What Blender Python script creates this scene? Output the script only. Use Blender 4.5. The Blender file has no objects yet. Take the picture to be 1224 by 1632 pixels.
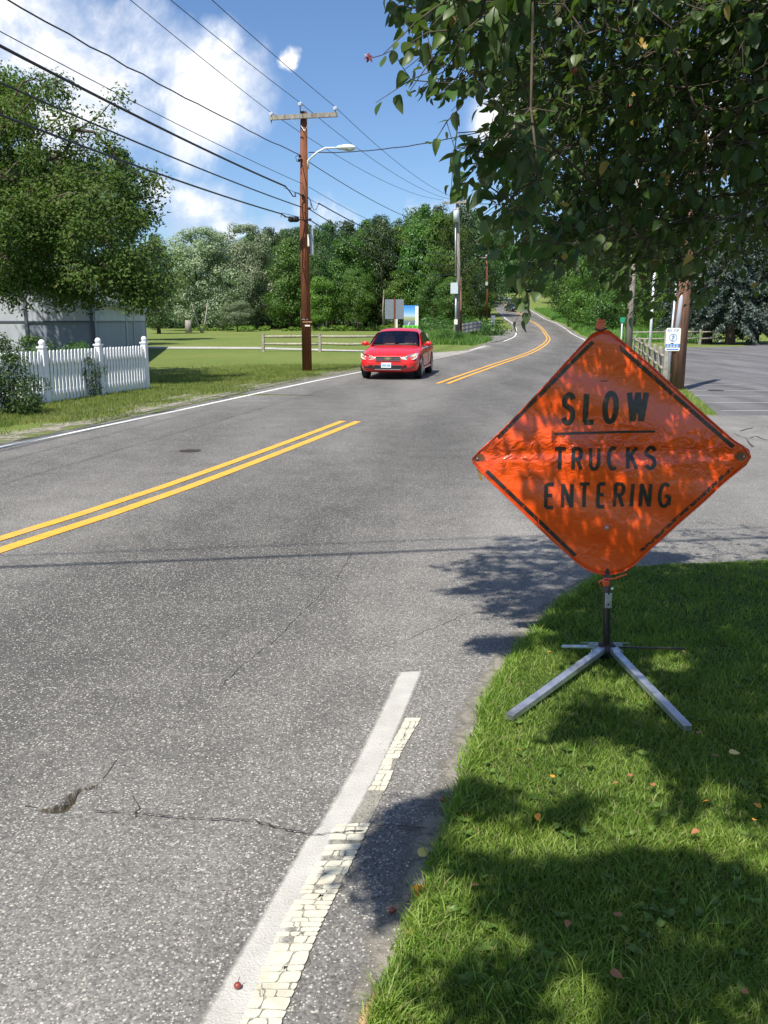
import bpy, math, random
import numpy as np
from mathutils import Vector, Matrix
random.seed(7); RNG = np.random.default_rng(7)
PI = math.pi; R = math.radians
SC = bpy.context.scene; COL = SC.collection
# ------------------------------------------------------------------ camera
CAMH = 1.62; PITCH = R(12.16); FPX = 1411.0
cd = bpy.data.cameras.new('camera'); cam = bpy.data.objects.new('camera', cd); COL.objects.link(cam)
cam.location = (0, 0, CAMH); cam.rotation_euler = (PI/2 - PITCH, 0, 0)
cd.sensor_fit = 'VERTICAL'; cd.sensor_height = 24; cd.lens = FPX/1632*24
cd.clip_start = 0.05; cd.clip_end = 3000
SC.camera = cam
CP, SP = math.cos(PITCH), math.sin(PITCH)
def ray(px, py):
    a = (px-612)/FPX; b = (816-py)/FPX
    return (a, CP + b*SP, -SP + b*CP)
def P(px, py, Y):            # point of the place that the photograph shows at px,py and that stands Y metres off
    d = ray(px, py); t = Y/d[1]; return Vector((d[0]*t, Y, CAMH + d[2]*t))
def G(px, py, z=0.0):        # point of the level ground at px,py
    d = ray(px, py); t = (z-CAMH)/d[2]; return Vector((d[0]*t, d[1]*t, z))
def proj(x, y, z):
    dz = z - CAMH; f = y*CP - dz*SP; u = y*SP + dz*CP
    return 612 + x/f*FPX, 816 - u/f*FPX
# ------------------------------------------------------------------ sun, sky, exposure
SUN_EL = R(58); SDX, SDY = 0.5, 0.866       # shadows run this way on the ground
KX, KY = SDX/math.tan(SUN_EL), SDY/math.tan(SUN_EL)
sd = bpy.data.lights.new('sun', 'SUN'); sun = bpy.data.objects.new('sun', sd); COL.objects.link(sun)
sd.energy = 5.0; sd.angle = R(0.55); sd.color = (1.0, 0.955, 0.88)
ldir = Vector((SDX*math.cos(SUN_EL), SDY*math.cos(SUN_EL), -math.sin(SUN_EL)))
sun.rotation_euler = ldir.to_track_quat('-Z', 'Y').to_euler(); sun.location = (-20, -30, 60)
SC.view_settings.view_transform = 'Standard'; SC.view_settings.look = 'None'
SC.view_settings.gamma = 1; SC.view_settings.exposure = 0.60
SC.view_settings.use_curve_mapping = False
SC.cycles.max_bounces = 6; SC.cycles.transparent_max_bounces = 12; SC.cycles.diffuse_bounces = 3
SC.cycles.use_denoising = True

class NT:
    def __init__(s, tree): s.t = tree; s.n = tree.nodes; s.l = tree.links
    def add(s, typ, ins=None, **kw):
        n = s.n.new(typ)
        for k, v in kw.items(): setattr(n, k, v)
        for k, v in (ins or {}).items():
            if hasattr(v, 'is_output'): s.l.new(v, n.inputs[k])
            else: n.inputs[k].default_value = v
        return n
    def math(s, op, a, b=0.0, c=0.0, clamp=False):
        return s.add('ShaderNodeMath', {0: a, 1: b, 2: c}, operation=op, use_clamp=clamp).outputs[0]
    def ramp(s, fac, stops, interp='LINEAR'):
        n = s.add('ShaderNodeValToRGB', {0: fac}); cr = n.color_ramp; cr.interpolation = interp
        while len(cr.elements) < len(stops): cr.elements.new(0.5)
        for e, (p, c) in zip(cr.elements, stops):
            e.position = p; e.color = (*c, 1) if isinstance(c, tuple) else (c, c, c, 1)
        return n.outputs[0]
    def mix(s, f, a, b, mode='MIX'):
        n = s.add('ShaderNodeMix', data_type='RGBA', blend_type=mode)
        for k, v in ((0, f), (6, a), (7, b)):
            if hasattr(v, 'is_output'): s.l.new(v, n.inputs[k])
            else: n.inputs[k].default_value = v if k == 0 else ((*v, 1) if len(v) == 3 else v)
        return n.outputs[2]
    def noise(s, vec, scale, detail=3, rough=0.55, out=0, dist=0.0):
        return s.add('ShaderNodeTexNoise', {'Vector': vec, 'Scale': scale, 'Detail': detail, 'Roughness': rough, 'Distortion': dist}).outputs[out]
    def voro(s, vec, scale, out='Distance', feature='F1'):
        return s.add('ShaderNodeTexVoronoi', {'Vector': vec, 'Scale': scale}, feature=feature).outputs[out]
    def mapping(s, vec, sc=(1, 1, 1), rot=(0, 0, 0), loc=(0, 0, 0)):
        return s.add('ShaderNodeMapping', {0: vec, 'Scale': sc, 'Rotation': rot, 'Location': loc}).outputs[0]

w = bpy.data.worlds.new('World'); SC.world = w; w.use_nodes = True
N = NT(w.node_tree); N.n.clear()
sky = N.add('ShaderNodeTexSky', sky_type='NISHITA'); sky.sun_disc = False
sky.sun_elevation = SUN_EL; sky.sun_rotation = math.atan2(-SDX, -SDY)
sky.air_density = 1.0; sky.dust_density = 0.5; sky.ozone_density = 1.6
tc = N.add('ShaderNodeTexCoord').outputs['Generated']
warp = N.add('ShaderNodeVectorMath', {0: N.add('ShaderNodeVectorMath', {0: N.noise(tc, 9.0, 5, 0.6, out=1), 1: (0.5, 0.5, 0.5)}, operation='SUBTRACT').outputs[0], 1: (0.07, 0.07, 0.07)}, operation='MULTIPLY').outputs[0]
tcw = N.add('ShaderNodeVectorMath', {0: N.add('ShaderNodeVectorMath', {0: tc, 1: warp}, operation='ADD').outputs[0]}, operation='NORMALIZE').outputs[0]
blobs = [(70, 90, 120), (170, 150, 110), (250, 110, 90), (235, 35, 55), (330, 150, 90), (20, 20, 90), (290, 200, 70), (110, 190, 90),
         (300, 350, 60), (245, 325, 38), (355, 350, 50), (500, 345, 42), (545, 365, 34), (440, 375, 40), (820, 190, 55), (1160, 200, 60), (1090, 215, 45),
         (465, 78, 14), (690, 345, 45), (735, 330, 30), (350, 60, 36)]
dirs = []
for bx_, by_, br_ in blobs:
    v = Vector(ray(bx_, by_)).normalized(); dirs.append((v, br_/FPX*1.05))
rr = random.Random(3)
for k in range(16):                                   # the sky goes on outside the view with more of the same clouds
    az = rr.uniform(0.9, 2*PI-0.9); el = rr.uniform(0.12, 1.1)
    dirs.append((Vector((math.sin(az)*math.cos(el), math.cos(az)*math.cos(el), math.sin(el))), rr.uniform(0.08, 0.22)))
fall = None
for v, r_ in dirs:
    d = N.add('ShaderNodeVectorMath', {0: tcw, 1: tuple(v)}, operation='DOT_PRODUCT').outputs['Value']
    cr_ = math.cos(r_*1.28)
    m_ = N.math('MULTIPLY_ADD', d, 1/(1-cr_), -cr_/(1-cr_), clamp=True)
    fall = m_ if fall is None else N.math('MAXIMUM', fall, m_)
CLO = 1.7
n1 = N.noise(N.mapping(tc, loc=(CLO, 0.3, 2.2)), 7.5, 7, 0.6, dist=0.3)
n2 = N.noise(N.mapping(tc, loc=(CLO+0.02, 0.33, 2.165)), 7.5, 7, 0.6, dist=0.3)
n3 = N.noise(tc, 2.6, 3, 0.5)
den = N.math('ADD', N.math('MULTIPLY', fall, 0.78), N.math('MULTIPLY', N.math('SUBTRACT', n1, 0.5), 2.5))
mask = N.ramp(N.math('SUBTRACT', den, N.math('MULTIPLY', n3, 0.12)), [(0.16, 0.0), (0.42, 0.42), (0.85, 1.0)])
mask = N.math('MULTIPLY', mask, N.ramp(fall, [(0.0, 0.0), (0.75, 1.0)]))
lit = N.ramp(N.math('ADD', N.math('MULTIPLY', N.math('SUBTRACT', n1, n2), 4.5), N.math('MULTIPLY', den, 0.85)), [(0.0, (6.2, 7.2, 9.2)), (0.4, (8.3, 9.0, 10.3)), (0.85, (11.8, 11.7, 11.7))])
grade = N.mix(1.0, sky.outputs[0], (0.90, 1.10, 1.36), 'MULTIPLY')
skyc = N.mix(N.math('MULTIPLY', mask, 0.97), grade, lit)
bg = N.add('ShaderNodeBackground', {0: skyc, 1: 0.070})
N.l.new(bg.outputs[0], N.add('ShaderNodeOutputWorld').inputs[0])
w.cycles.sampling_method = 'MANUAL'; w.cycles.sample_map_resolution = 512

# ------------------------------------------------------------------ materials
def new_mat(name):
    m = bpy.data.materials.new(name); m.use_nodes = True
    n = NT(m.node_tree); n.n.clear(); return m, n
def finish(n, shader): n.l.new(shader, n.add('ShaderNodeOutputMaterial').inputs[0])
def simple(name, col, rough=0.6, metal=0.0, var=0.15, scale=8.0, bump=0.0, coat=0.0, bscale=None, stretch=(1, 1, 1), spec=0.5, dirt=None):
    m, n = new_mat(name); ob = n.add('ShaderNodeTexCoord').outputs['Object']; v = n.mapping(ob, sc=stretch)
    nz = n.noise(v, scale, 5, 0.6)
    f = n.ramp(nz, [(0.25, 1-var), (0.75, 1+var)])
    c = n.mix(1.0, col, f, 'MULTIPLY')
    if dirt:
        dn = n.noise(n.mapping(ob, sc=stretch, loc=(3, 1, 7)), scale*0.35, 6, 0.65)
        c = n.mix(n.ramp(dn, [(0.5, 0.0), (0.68, 0.75)]), c, dirt)
    ins = {'Base Color': c, 'Roughness': n.ramp(nz, [(0.2, max(0, rough-0.08)), (0.8, min(1, rough+0.08))]), 'Metallic': metal, 'Coat Weight': coat, 'Specular IOR Level': spec}
    if bump:
        ins['Normal'] = n.add('ShaderNodeBump', {'Strength': 1.0, 'Distance': bump, 'Height': n.noise(v, bscale or scale*3, 4, 0.6)}).outputs[0]
    finish(n, n.add('ShaderNodeBsdfPrincipled', ins).outputs[0]); return m
def leaf_mat(name, c1, c2, c3, trans=0.35, rough=0.45, spec=0.35, under=None, rare=None, patch=0, dry=False, amp=1.0):
    m, n = new_mat(name)
    g = n.add('ShaderNodeNewGeometry'); oi = n.add('ShaderNodeObjectInfo')
    rnd = g.outputs['Random Per Island']
    c = n.ramp(rnd, [(0.0, c1), (0.5, c2), (1.0, c3)])
    if rare: c = n.mix(n.ramp(n.math('FRACT', n.math('MULTIPLY', rnd, 37.3)), [(1-rare[1]-0.002, 0.0), (1-rare[1], 1.0)]), c, rare[0])
    hsv = n.add('ShaderNodeHueSaturation', {'Hue': n.math('MULTIPLY_ADD', oi.outputs['Random'], 0.03, 0.487), 'Value': n.math('MULTIPLY_ADD', n.math('FRACT', n.math('MULTIPLY', oi.outputs['Random'], 17.0)), 0.5, 0.76), 'Color': c}).outputs[0]
    if patch:
        ob = n.add('ShaderNodeTexCoord').outputs['Object']
        hsv = n.mix(1.0, hsv, n.ramp(n.noise(ob, patch, 4, 0.65), [(0.3, (0.62, 0.72, 0.6)), (0.5, (1.0, 1.0, 1.0)), (0.7, (1.36, 1.22, 1.25))]), 'MULTIPLY')
        if dry: hsv = n.mix(n.math('MULTIPLY', n.math('GREATER_THAN', n.math('FRACT', n.math('MULTIPLY', rnd, 53.7)), 0.93), 0.8), hsv, (0.33, 0.28, 0.14))
    if under: hsv = n.mix(n.math('MULTIPLY', g.outputs['Backfacing'], 0.8), hsv, under)
    pr = n.add('ShaderNodeBsdfPrincipled', {'Base Color': hsv, 'Roughness': rough, 'Specular IOR Level': spec}).outputs[0]
    tcol = n.mix(1.0, hsv, (1.25, 1.5, 0.45), 'MULTIPLY')
    tr = n.add('ShaderNodeBsdfTranslucent', {'Color': tcol}).outputs[0]
    finish(n, n.add('ShaderNodeMixShader', {0: trans, 1: pr, 2: tr}).outputs[0]); return m

def asphalt(name, base, speck, sp_amt=0.16, warm=(1, 1, 1), patch=0.35, stone=150.0, rot=-0.245, lanes=False):
    m, n = new_mat(name); uvy = n.add('ShaderNodeSeparateXYZ', {0: n.add('ShaderNodeTexCoord').outputs['UV']}).outputs[1]; ob = n.add('ShaderNodeTexCoord').outputs['Object']
    v1 = n.voro(ob, stone, 'Color'); d1 = n.voro(ob, stone, 'Distance')
    s1 = n.add('ShaderNodeSeparateColor', {0: v1}).outputs
    v2 = n.voro(n.mapping(ob, loc=(5, 3, 1)), stone*0.62, 'Color'); d2 = n.voro(n.mapping(ob, loc=(5, 3, 1)), stone*0.62, 'Distance')
    s2 = n.add('ShaderNodeSeparateColor', {0: v2}).outputs
    big = n.noise(n.mapping(ob, rot=(0, 0, rot), sc=(1.0, 0.16, 1)), 0.9, 4, 0.55)
    med = n.noise(ob, 2.3, 5, 0.6); fine = n.noise(ob, 60, 3, 0.6)
    k1 = n.math('MULTIPLY', n.math('GREATER_THAN', s1[0], n.math('SUBTRACT', 1-sp_amt+0.12, n.math('MULTIPLY', med, 0.24))), n.math('LESS_THAN', d1, 0.46))
    k2 = n.math('MULTIPLY', n.math('GREATER_THAN', s2[0], 1-sp_amt*0.55), n.math('LESS_THAN', d2, 0.42))
    c = n.mix(1.0, tuple(base), n.ramp(big, [(0.3, 1-patch*0.62), (0.7, 1+patch*0.62)]), 'MULTIPLY')
    if lanes:
        wob = n.math('ADD', uvy, n.math('MULTIPLY', n.math('SUBTRACT', n.noise(ob, 0.5, 4, 0.6), 0.5), 1.1))
        c = n.mix(1.0, c, n.ramp(n.math('DIVIDE', n.math('ADD', wob, 5.0), 10.0), [(0.0, 1.25), (0.16, 1.2), (0.24, 0.95), (0.32, 0.84), (0.42, 1.0), (0.49, 1.1), (0.57, 0.98), (0.63, 0.74), (0.71, 0.70), (0.78, 0.98), (0.84, 1.35), (1.0, 1.5)]), 'MULTIPLY')
        c = n.mix(n.ramp(n.noise(n.mapping(ob, loc=(4, 9, 0)), 1.7, 6, 0.7), [(0.62, 0.0), (0.78, 0.35)]), c, (0.06, 0.058, 0.055))
    c = n.mix(1.0, c, n.ramp(med, [(0.3, 0.84), (0.7, 1.14)]), 'MULTIPLY')
    c = n.mix(1.0, c, n.ramp(s1[1], [(0.0, 0.62), (1.0, 1.34)]), 'MULTIPLY')
    c = n.mix(1.0, c, n.ramp(fine, [(0.3, 0.8), (0.7, 1.2)]), 'MULTIPLY')
    st = n.mix(n.math('MULTIPLY', s1[2], 0.7), speck, (speck[0]*0.6, speck[1]*0.57, speck[2]*0.5))
    c = n.mix(n.math('MAXIMUM', k1, k2), c, st)
    c = n.mix(1.0, c, warm, 'MULTIPLY')
    h = n.math('ADD', n.math('MULTIPLY', d1, -1.0), n.math('MULTIPLY', fine, 0.8))
    bp = n.add('ShaderNodeBump', {'Strength': 0.6, 'Distance': 0.0025, 'Height': h}).outputs[0]
    finish(n, n.add('ShaderNodeBsdfPrincipled', {'Base Color': c, 'Roughness': 0.82, 'Specular IOR Level': 0.35, 'Normal': bp}).outputs[0]); return m

def overlay(name, col, rough=0.7, edge=0.2, wear=0.35, wscale=40, crack=None, stones=True, endfade=0.0, var=0.1, warmdirt=None, invert=False):
    """thin paint / dirt layer: UV v runs across (0..1), u along (metres)"""
    m, n = new_mat(name); tcn = n.add('ShaderNodeTexCoord'); ob = tcn.outputs['Object']
    uv = n.add('ShaderNodeSeparateXYZ', {0: tcn.outputs['UV']}).outputs
    dist = n.math('MINIMUM', uv[1], n.math('SUBTRACT', 1.0, uv[1]))
    wob = n.noise(ob, wscale, 5, 0.65)
    a = n.math('ADD', n.math('DIVIDE', dist, max(edge, 1e-3)), n.math('MULTIPLY', n.math('SUBTRACT', wob, 0.5), 2.6*wear))
    a = n.ramp(a, [(0.28, 0.0), (0.75, 1.0)])
    w2 = n.noise(ob, wscale*3.2, 4, 0.7)
    a = n.math('MULTIPLY', a, n.ramp(n.math('ADD', w2, n.math('MULTIPLY', wob, 0.5)), [(0.40+wear*0.3, 0.25), (0.56+wear*0.3, 1.0)]))
    c = n.mix(1.0, col, n.ramp(n.noise(ob, 9, 4), [(0.3, 1-var), (0.7, 1+var)]), 'MULTIPLY')
    c = n.mix(n.ramp(n.noise(ob, 3.1, 4), [(0.5, 0.0), (0.72, 0.35)]), c, (0.30, 0.27, 0.22))
    if crack:
        e = n.voro(n.mapping(ob, rot=(0, 0, 0.245), sc=(1, 2.2, 1)), crack, 'Distance', 'DISTANCE_TO_EDGE')
        a = n.math('MULTIPLY', a, n.ramp(e, [(0.02, 0.0), (0.05, 1.0)]))
    bp = n.add('ShaderNodeBump', {'Strength': 0.6, 'Distance': 0.003, 'Height': n.voro(ob, 150)}).outputs[0]
    pr = n.add('ShaderNodeBsdfPrincipled', {'Base Color': c, 'Roughness': rough, 'Normal': bp}).outputs[0]
    tr = n.add('ShaderNodeBsdfTransparent').outputs[0]
    finish(n, n.add('ShaderNodeMixShader', {0: a, 1: tr, 2: pr}).outputs[0]); return m

def grass_ground(name, cols, bump=0.03, far=False):
    m, n = new_mat(name); ob = n.add('ShaderNodeTexCoord').outputs['Object']
    a = n.noise(ob, 0.09, 4, 0.6); b = n.noise(ob, 1.3, 5, 0.65); f = n.noise(ob, 14, 5, 0.7); g = n.noise(n.mapping(ob, sc=(1, 0.4, 1)), 55, 3, 0.7)
    c = n.ramp(n.math('ADD', n.math('MULTIPLY', a, 0.6), n.math('MULTIPLY', b, 0.4)), [(0.3, cols[0]), (0.5, cols[1]), (0.68, cols[2])])
    c = n.mix(1.0, c, n.ramp(f, [(0.3, 0.5), (0.55, 1.0), (0.75, 1.45)]), 'MULTIPLY')
    c = n.mix(1.0, c, n.ramp(g, [(0.3, 0.6), (0.7, 1.35)]), 'MULTIPLY')
    h = n.math('ADD', n.math('MULTIPLY', f, 1.0), n.math('MULTIPLY', g, 0.6))
    bp = n.add('ShaderNodeBump', {'Strength': 0.9, 'Distance': bump, 'Height': h}).outputs[0]
    finish(n, n.add('ShaderNodeBsdfPrincipled', {'Base Color': c, 'Roughness': 0.9, 'Specular IOR Level': 0.15, 'Normal': bp}).outputs[0]); return m

def wood(name, col, dark, stretch=(14, 14, 0.8), rough=0.85, bump=0.006):
    m, n = new_mat(name); ob = n.add('ShaderNodeTexCoord').outputs['Object']; v = n.mapping(ob, sc=stretch)
    g = n.noise(v, 1.6, 6, 0.65, dist=0.4); b = n.noise(ob, 0.9, 3)
    c = n.ramp(g, [(0.3, dark), (0.55, col), (0.8, tuple(min(1, x*1.25) for x in col))])
    c = n.mix(1.0, c, n.ramp(b, [(0.3, 0.78), (0.7, 1.2)]), 'MULTIPLY')
    bp = n.add('ShaderNodeBump', {'Strength': 0.8, 'Distance': bump, 'Height': g}).outputs[0]
    finish(n, n.add('ShaderNodeBsdfPrincipled', {'Base Color': c, 'Roughness': rough, 'Specular IOR Level': 0.2, 'Normal': bp}).outputs[0]); return m

M = {}
M['road'] = asphalt('road_asphalt', (0.118, 0.112, 0.102), (0.46, 0.44, 0.395), 0.15, patch=0.5, lanes=True)
M['drive'] = asphalt('driveway_asphalt', (0.160, 0.152, 0.138), (0.40, 0.385, 0.35), 0.10)
M['lot'] = asphalt('lot_asphalt', (0.118, 0.113, 0.112), (0.30, 0.30, 0.29), 0.06, patch=0.6, rot=1.45)
M['apron'] = asphalt('apron_concrete', (0.27, 0.25, 0.22), (0.4, 0.38, 0.34), 0.05)
M['gravel'] = asphalt('gravel', (0.36, 0.35, 0.31), (0.6, 0.58, 0.52), 0.2, stone=22)
M['field'] = grass_ground('field_grass', [(0.105, 0.155, 0.034), (0.150, 0.195, 0.046), (0.205, 0.215, 0.070)])
M['lawn_soil'] = grass_ground('lawn_soil', [(0.03, 0.045, 0.012), (0.05, 0.08, 0.015), (0.07, 0.075, 0.03)], 0.015)
M['white_new'] = overlay('fresh_white_paint', (0.42, 0.405, 0.365), edge=0.26, wear=0.22)
M['white'] = overlay('white_paint', (0.70, 0.69, 0.64), edge=0.12, wear=0.3)
M['white_old'] = overlay('faded_white_paint', (0.46, 0.45, 0.42), edge=0.2, wear=0.5)
M['yellow'] = overlay('yellow_paint', (0.70, 0.345, 0.035), edge=0.14, wear=0.28, var=0.12)
M['dirt'] = overlay('roadside_dirt', (0.21, 0.19, 0.155), edge=0.5, wear=0.75, wscale=6, rough=0.95)
M['dirt_pale'] = overlay('pale_roadside_dirt', (0.27, 0.25, 0.19), edge=0.5, wear=0.9, wscale=3, rough=0.95)
M['cream'] = simple('old_cream_paint', (0.53, 0.505, 0.40), 0.6, var=0.1, scale=30, bump=0.002, bscale=120, dirt=(0.42, 0.38, 0.28))
M['old_bed'] = overlay('worn_line_bed', (0.27, 0.255, 0.21), edge=0.08, wear=0.75, wscale=60)
M['crack'] = simple('crack_filth_or_shadow', (0.042, 0.034, 0.026), 0.95, var=0.5, scale=30)
M['crack_soil'] = simple('crack_soil', (0.075, 0.062, 0.042), 0.95, var=0.5, scale=60, bump=0.01, bscale=90)
M['iron'] = simple('cast_iron', (0.05, 0.035, 0.032), 0.7, 0.3, scale=30, bump=0.004)
M['pole_brown'] = wood('brown_pole_wood', (0.19, 0.072, 0.035), (0.085, 0.032, 0.016))
M['pole_brown2'] = wood('faded_brown_pole_wood', (0.21, 0.115, 0.075), (0.10, 0.05, 0.032))
M['pole_grey'] = wood('grey_pole_wood', (0.29, 0.26, 0.21), (0.17, 0.14, 0.11))
M['wood_grey'] = wood('weathered_rail_wood', (0.33, 0.30, 0.24), (0.17, 0.15, 0.115), (5, 5, 5))
M['bark'] = wood('bark', (0.105, 0.08, 0.058), (0.04, 0.03, 0.022), (6, 6, 1.5), bump=0.02)
M['bark_pale'] = wood('pale_bark', (0.33, 0.30, 0.25), (0.14, 0.12, 0.10), (6, 6, 1.5), bump=0.02)
M['twig'] = wood('twig_bark', (0.085, 0.068, 0.05), (0.035, 0.028, 0.022), (20, 20, 5), bump=0.002)
M['wire'] = simple('wire_black', (0.018, 0.018, 0.019), 0.5, var=0.1)
M['wire_grey'] = simple('wire_grey', (0.06, 0.06, 0.065), 0.5, var=0.1)
M['porcelain'] = simple('porcelain', (0.62, 0.66, 0.74), 0.2, var=0.05)
M['galv'] = simple('galvanised_steel', (0.42, 0.44, 0.46), 0.45, 0.7, var=0.15, scale=14)
M['alu'] = simple('aluminium', (0.60, 0.62, 0.66), 0.42, 0.85, var=0.14, scale=22, dirt=(0.22, 0.2, 0.17), bump=0.0006, bscale=120)
M['grey_paint'] = simple('grey_paint', (0.50, 0.56, 0.58), 0.5, var=0.08)
M['lamp_paint'] = simple('lamp_head_paint', (0.66, 0.74, 0.72), 0.4, var=0.06)
M['lamp_glass'] = simple('lamp_glass', (0.45, 0.5, 0.45), 0.15, var=0.05)
M['white_vinyl'] = simple('white_vinyl', (0.76, 0.76, 0.77), 0.4, var=0.05, scale=5, dirt=(0.60, 0.60, 0.54))
M['white_board'] = simple('white_board', (0.74, 0.73, 0.64), 0.5, var=0.08)
M['dark_metal'] = simple('dark_metal', (0.035, 0.033, 0.033), 0.5, 0.6, var=0.3, scale=20, dirt=(0.10, 0.06, 0.04))
M['pocket'] = simple('stained_pocket', (0.20, 0.075, 0.03), 0.5, var=0.4, scale=40)
M['mast'] = simple('mast_metal', (0.085, 0.075, 0.08), 0.4, 0.7, var=0.3, scale=20, dirt=(0.13, 0.08, 0.05))
M['wall_light'] = simple('light_grey_siding', (0.46, 0.49, 0.53), 0.7, var=0.10, scale=2, dirt=(0.36, 0.38, 0.39))
M['wall_dark'] = simple('blue_grey_siding', (0.25, 0.28, 0.345), 0.7, var=0.10, scale=2, dirt=(0.20, 0.21, 0.24))
M['gable'] = simple('gable_siding', (0.15, 0.17, 0.22), 0.7, var=0.08, scale=2)
M['trim'] = simple('grey_trim', (0.34, 0.40, 0.43), 0.6, var=0.05)
M['trim_dark'] = simple('dark_trim', (0.10, 0.115, 0.15), 0.6, var=0.05)
M['shingle'] = simple('roof_shingle', (0.12, 0.145, 0.135), 0.9, var=0.35, scale=18, bump=0.01)
M['green_sign'] = simple('green_sign', (0.02, 0.27, 0.15), 0.4, var=0.05)
M['rubber'] = simple('rubber', (0.016, 0.016, 0.017), 0.75, var=0.2)
M['car_paint'] = simple('red_car_paint', (0.62, 0.012, 0.010), 0.35, 0.0, var=0.0, coat=0.7)
M['car_dark'] = simple('black_plastic', (0.012, 0.012, 0.013), 0.45, var=0.1)
M['car_glass'] = simple('car_glass', (0.010, 0.014, 0.016), 0.06, var=0.3, scale=3, spec=0.5)
M['seat'] = simple('grey_seat_cloth', (0.20, 0.20, 0.21), 0.9, var=0.1)
M['chrome'] = simple('chrome', (0.80, 0.80, 0.80), 0.12, 1.0, var=0.03)
M['gold'] = simple('gold_badge', (0.75, 0.60, 0.32), 0.2, 1.0, var=0.03)
def tinted():
    m, n = new_mat('windshield_glass'); fr = n.add('ShaderNodeFresnel', {'IOR': 1.5}).outputs[0]
    gl = n.add('ShaderNodeBsdfGlossy', {'Color': (0.9, 0.95, 1, 1), 'Roughness': 0.03}).outputs[0]; tr = n.add('ShaderNodeBsdfTransparent', {'Color': (0.34, 0.40, 0.40, 1)}).outputs[0]
    finish(n, n.add('ShaderNodeMixShader', {0: n.math('MULTIPLY_ADD', fr, 1.0, 0.02), 1: tr, 2: gl}).outputs[0]); return m
M['windshield'] = tinted()
M['headlamp'] = simple('headlamp_lens', (0.80, 0.74, 0.62), 0.12, 0.25, var=0.18, scale=20, coat=1)
M['amber'] = simple('amber_lens', (0.75, 0.28, 0.04), 0.2, var=0.05)
M['plate'] = simple('plate_white', (0.62, 0.68, 0.66), 0.4, var=0.05)
M['rim'] = simple('rim_silver', (0.40, 0.40, 0.42), 0.3, 0.8, var=0.1)
M['navy_car'] = simple('dark_car_paint', (0.02, 0.025, 0.045), 0.2, var=0.03, coat=1)
M['sign_back'] = simple('sign_back_aluminium', (0.23, 0.25, 0.28), 0.45, 0.4, var=0.1)
M['blue_print'] = simple('blue_print', (0.04, 0.19, 0.55), 0.5, var=0.1)
M['bus_white'] = simple('bus_sign_cream', (0.80, 0.80, 0.66), 0.4, var=0.04)
M['green_print'] = simple('bright_green_print', (0.16, 0.56, 0.06), 0.5, var=0.06)
M['dark_print'] = simple('dark_print', (0.03, 0.08, 0.03), 0.5, var=0.06)
M['stick'] = wood('stick_bark', (0.30, 0.20, 0.11), (0.14, 0.09, 0.05), (8, 8, 8), bump=0.003)
M['yellow_leaf'] = simple('fallen_leaf_yellow', (0.62, 0.50, 0.16), 0.6, var=0.2, scale=60)
M['orange_leaf'] = simple('fallen_leaf_orange', (0.68, 0.27, 0.02), 0.5, var=0.25, scale=60)
M['rust_leaf'] = simple('fallen_leaf_rust', (0.30, 0.125, 0.05), 0.6, var=0.3, scale=60)
M['fruit'] = simple('crab_apple_skin', (0.22, 0.035, 0.022), 0.45, var=0.3, scale=40, coat=0.4)
M['yellow_tag'] = simple('tarnished_strap', (0.22, 0.13, 0.03), 0.6, var=0.3, scale=20)
M['purple_plastic'] = None
M['leaf_fg'] = leaf_mat('crab_apple_leaf', (0.025, 0.058, 0.011), (0.042, 0.086, 0.017), (0.084, 0.135, 0.032), 0.32, 0.42, 0.35, under=(0.09, 0.125, 0.055), rare=((0.36, 0.27, 0.07), 0.03))
M['leaf_red'] = simple('young_red_leaf', (0.20, 0.05, 0.07), 0.4, var=0.2)
M['leaf_olive'] = leaf_mat('olive_leaf', (0.060, 0.108, 0.022), (0.090, 0.145, 0.032), (0.130, 0.180, 0.050), 0.32, 0.6, 0.12, patch=0.7, rare=((0.22, 0.18, 0.08), 0.02))
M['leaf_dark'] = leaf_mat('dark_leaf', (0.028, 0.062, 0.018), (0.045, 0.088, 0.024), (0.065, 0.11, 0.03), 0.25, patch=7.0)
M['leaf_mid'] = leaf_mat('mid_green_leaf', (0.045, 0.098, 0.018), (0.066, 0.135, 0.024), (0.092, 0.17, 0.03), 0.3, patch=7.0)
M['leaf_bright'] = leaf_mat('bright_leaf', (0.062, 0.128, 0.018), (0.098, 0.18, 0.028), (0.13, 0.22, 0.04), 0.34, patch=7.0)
M['leaf_silver'] = leaf_mat('silver_leaf', (0.14, 0.19, 0.105), (0.20, 0.25, 0.15), (0.28, 0.325, 0.22), 0.28, patch=7.0)
M['leaf_pine'] = leaf_mat('pine_needles', (0.026, 0.062, 0.026), (0.040, 0.080, 0.034), (0.058, 0.102, 0.042), 0.15, patch=7.0)
M['leaf_spruce'] = leaf_mat('blue_spruce_needles', (0.038, 0.060, 0.046), (0.062, 0.088, 0.070), (0.10, 0.13, 0.108), 0.1, patch=7.0)
M['leaf_shrub'] = leaf_mat('shrub_leaf', (0.028, 0.052, 0.014), (0.045, 0.080, 0.020), (0.075, 0.11, 0.03), 0.2)
M['grass'] = leaf_mat('grass_blade', (0.165, 0.265, 0.036), (0.235, 0.345, 0.052), (0.33, 0.42, 0.10), 0.40, 0.5, 0.3, patch=2.2, dry=True)
M['grass_dry'] = leaf_mat('verge_grass_blade', (0.12, 0.185, 0.036), (0.165, 0.225, 0.05), (0.23, 0.25, 0.09), 0.32, 0.6, 0.2, patch=1.2, dry=True)
M['weed'] = leaf_mat('weed_leaf', (0.09, 0.19, 0.03), (0.13, 0.24, 0.04), (0.17, 0.27, 0.06), 0.3)

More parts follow.
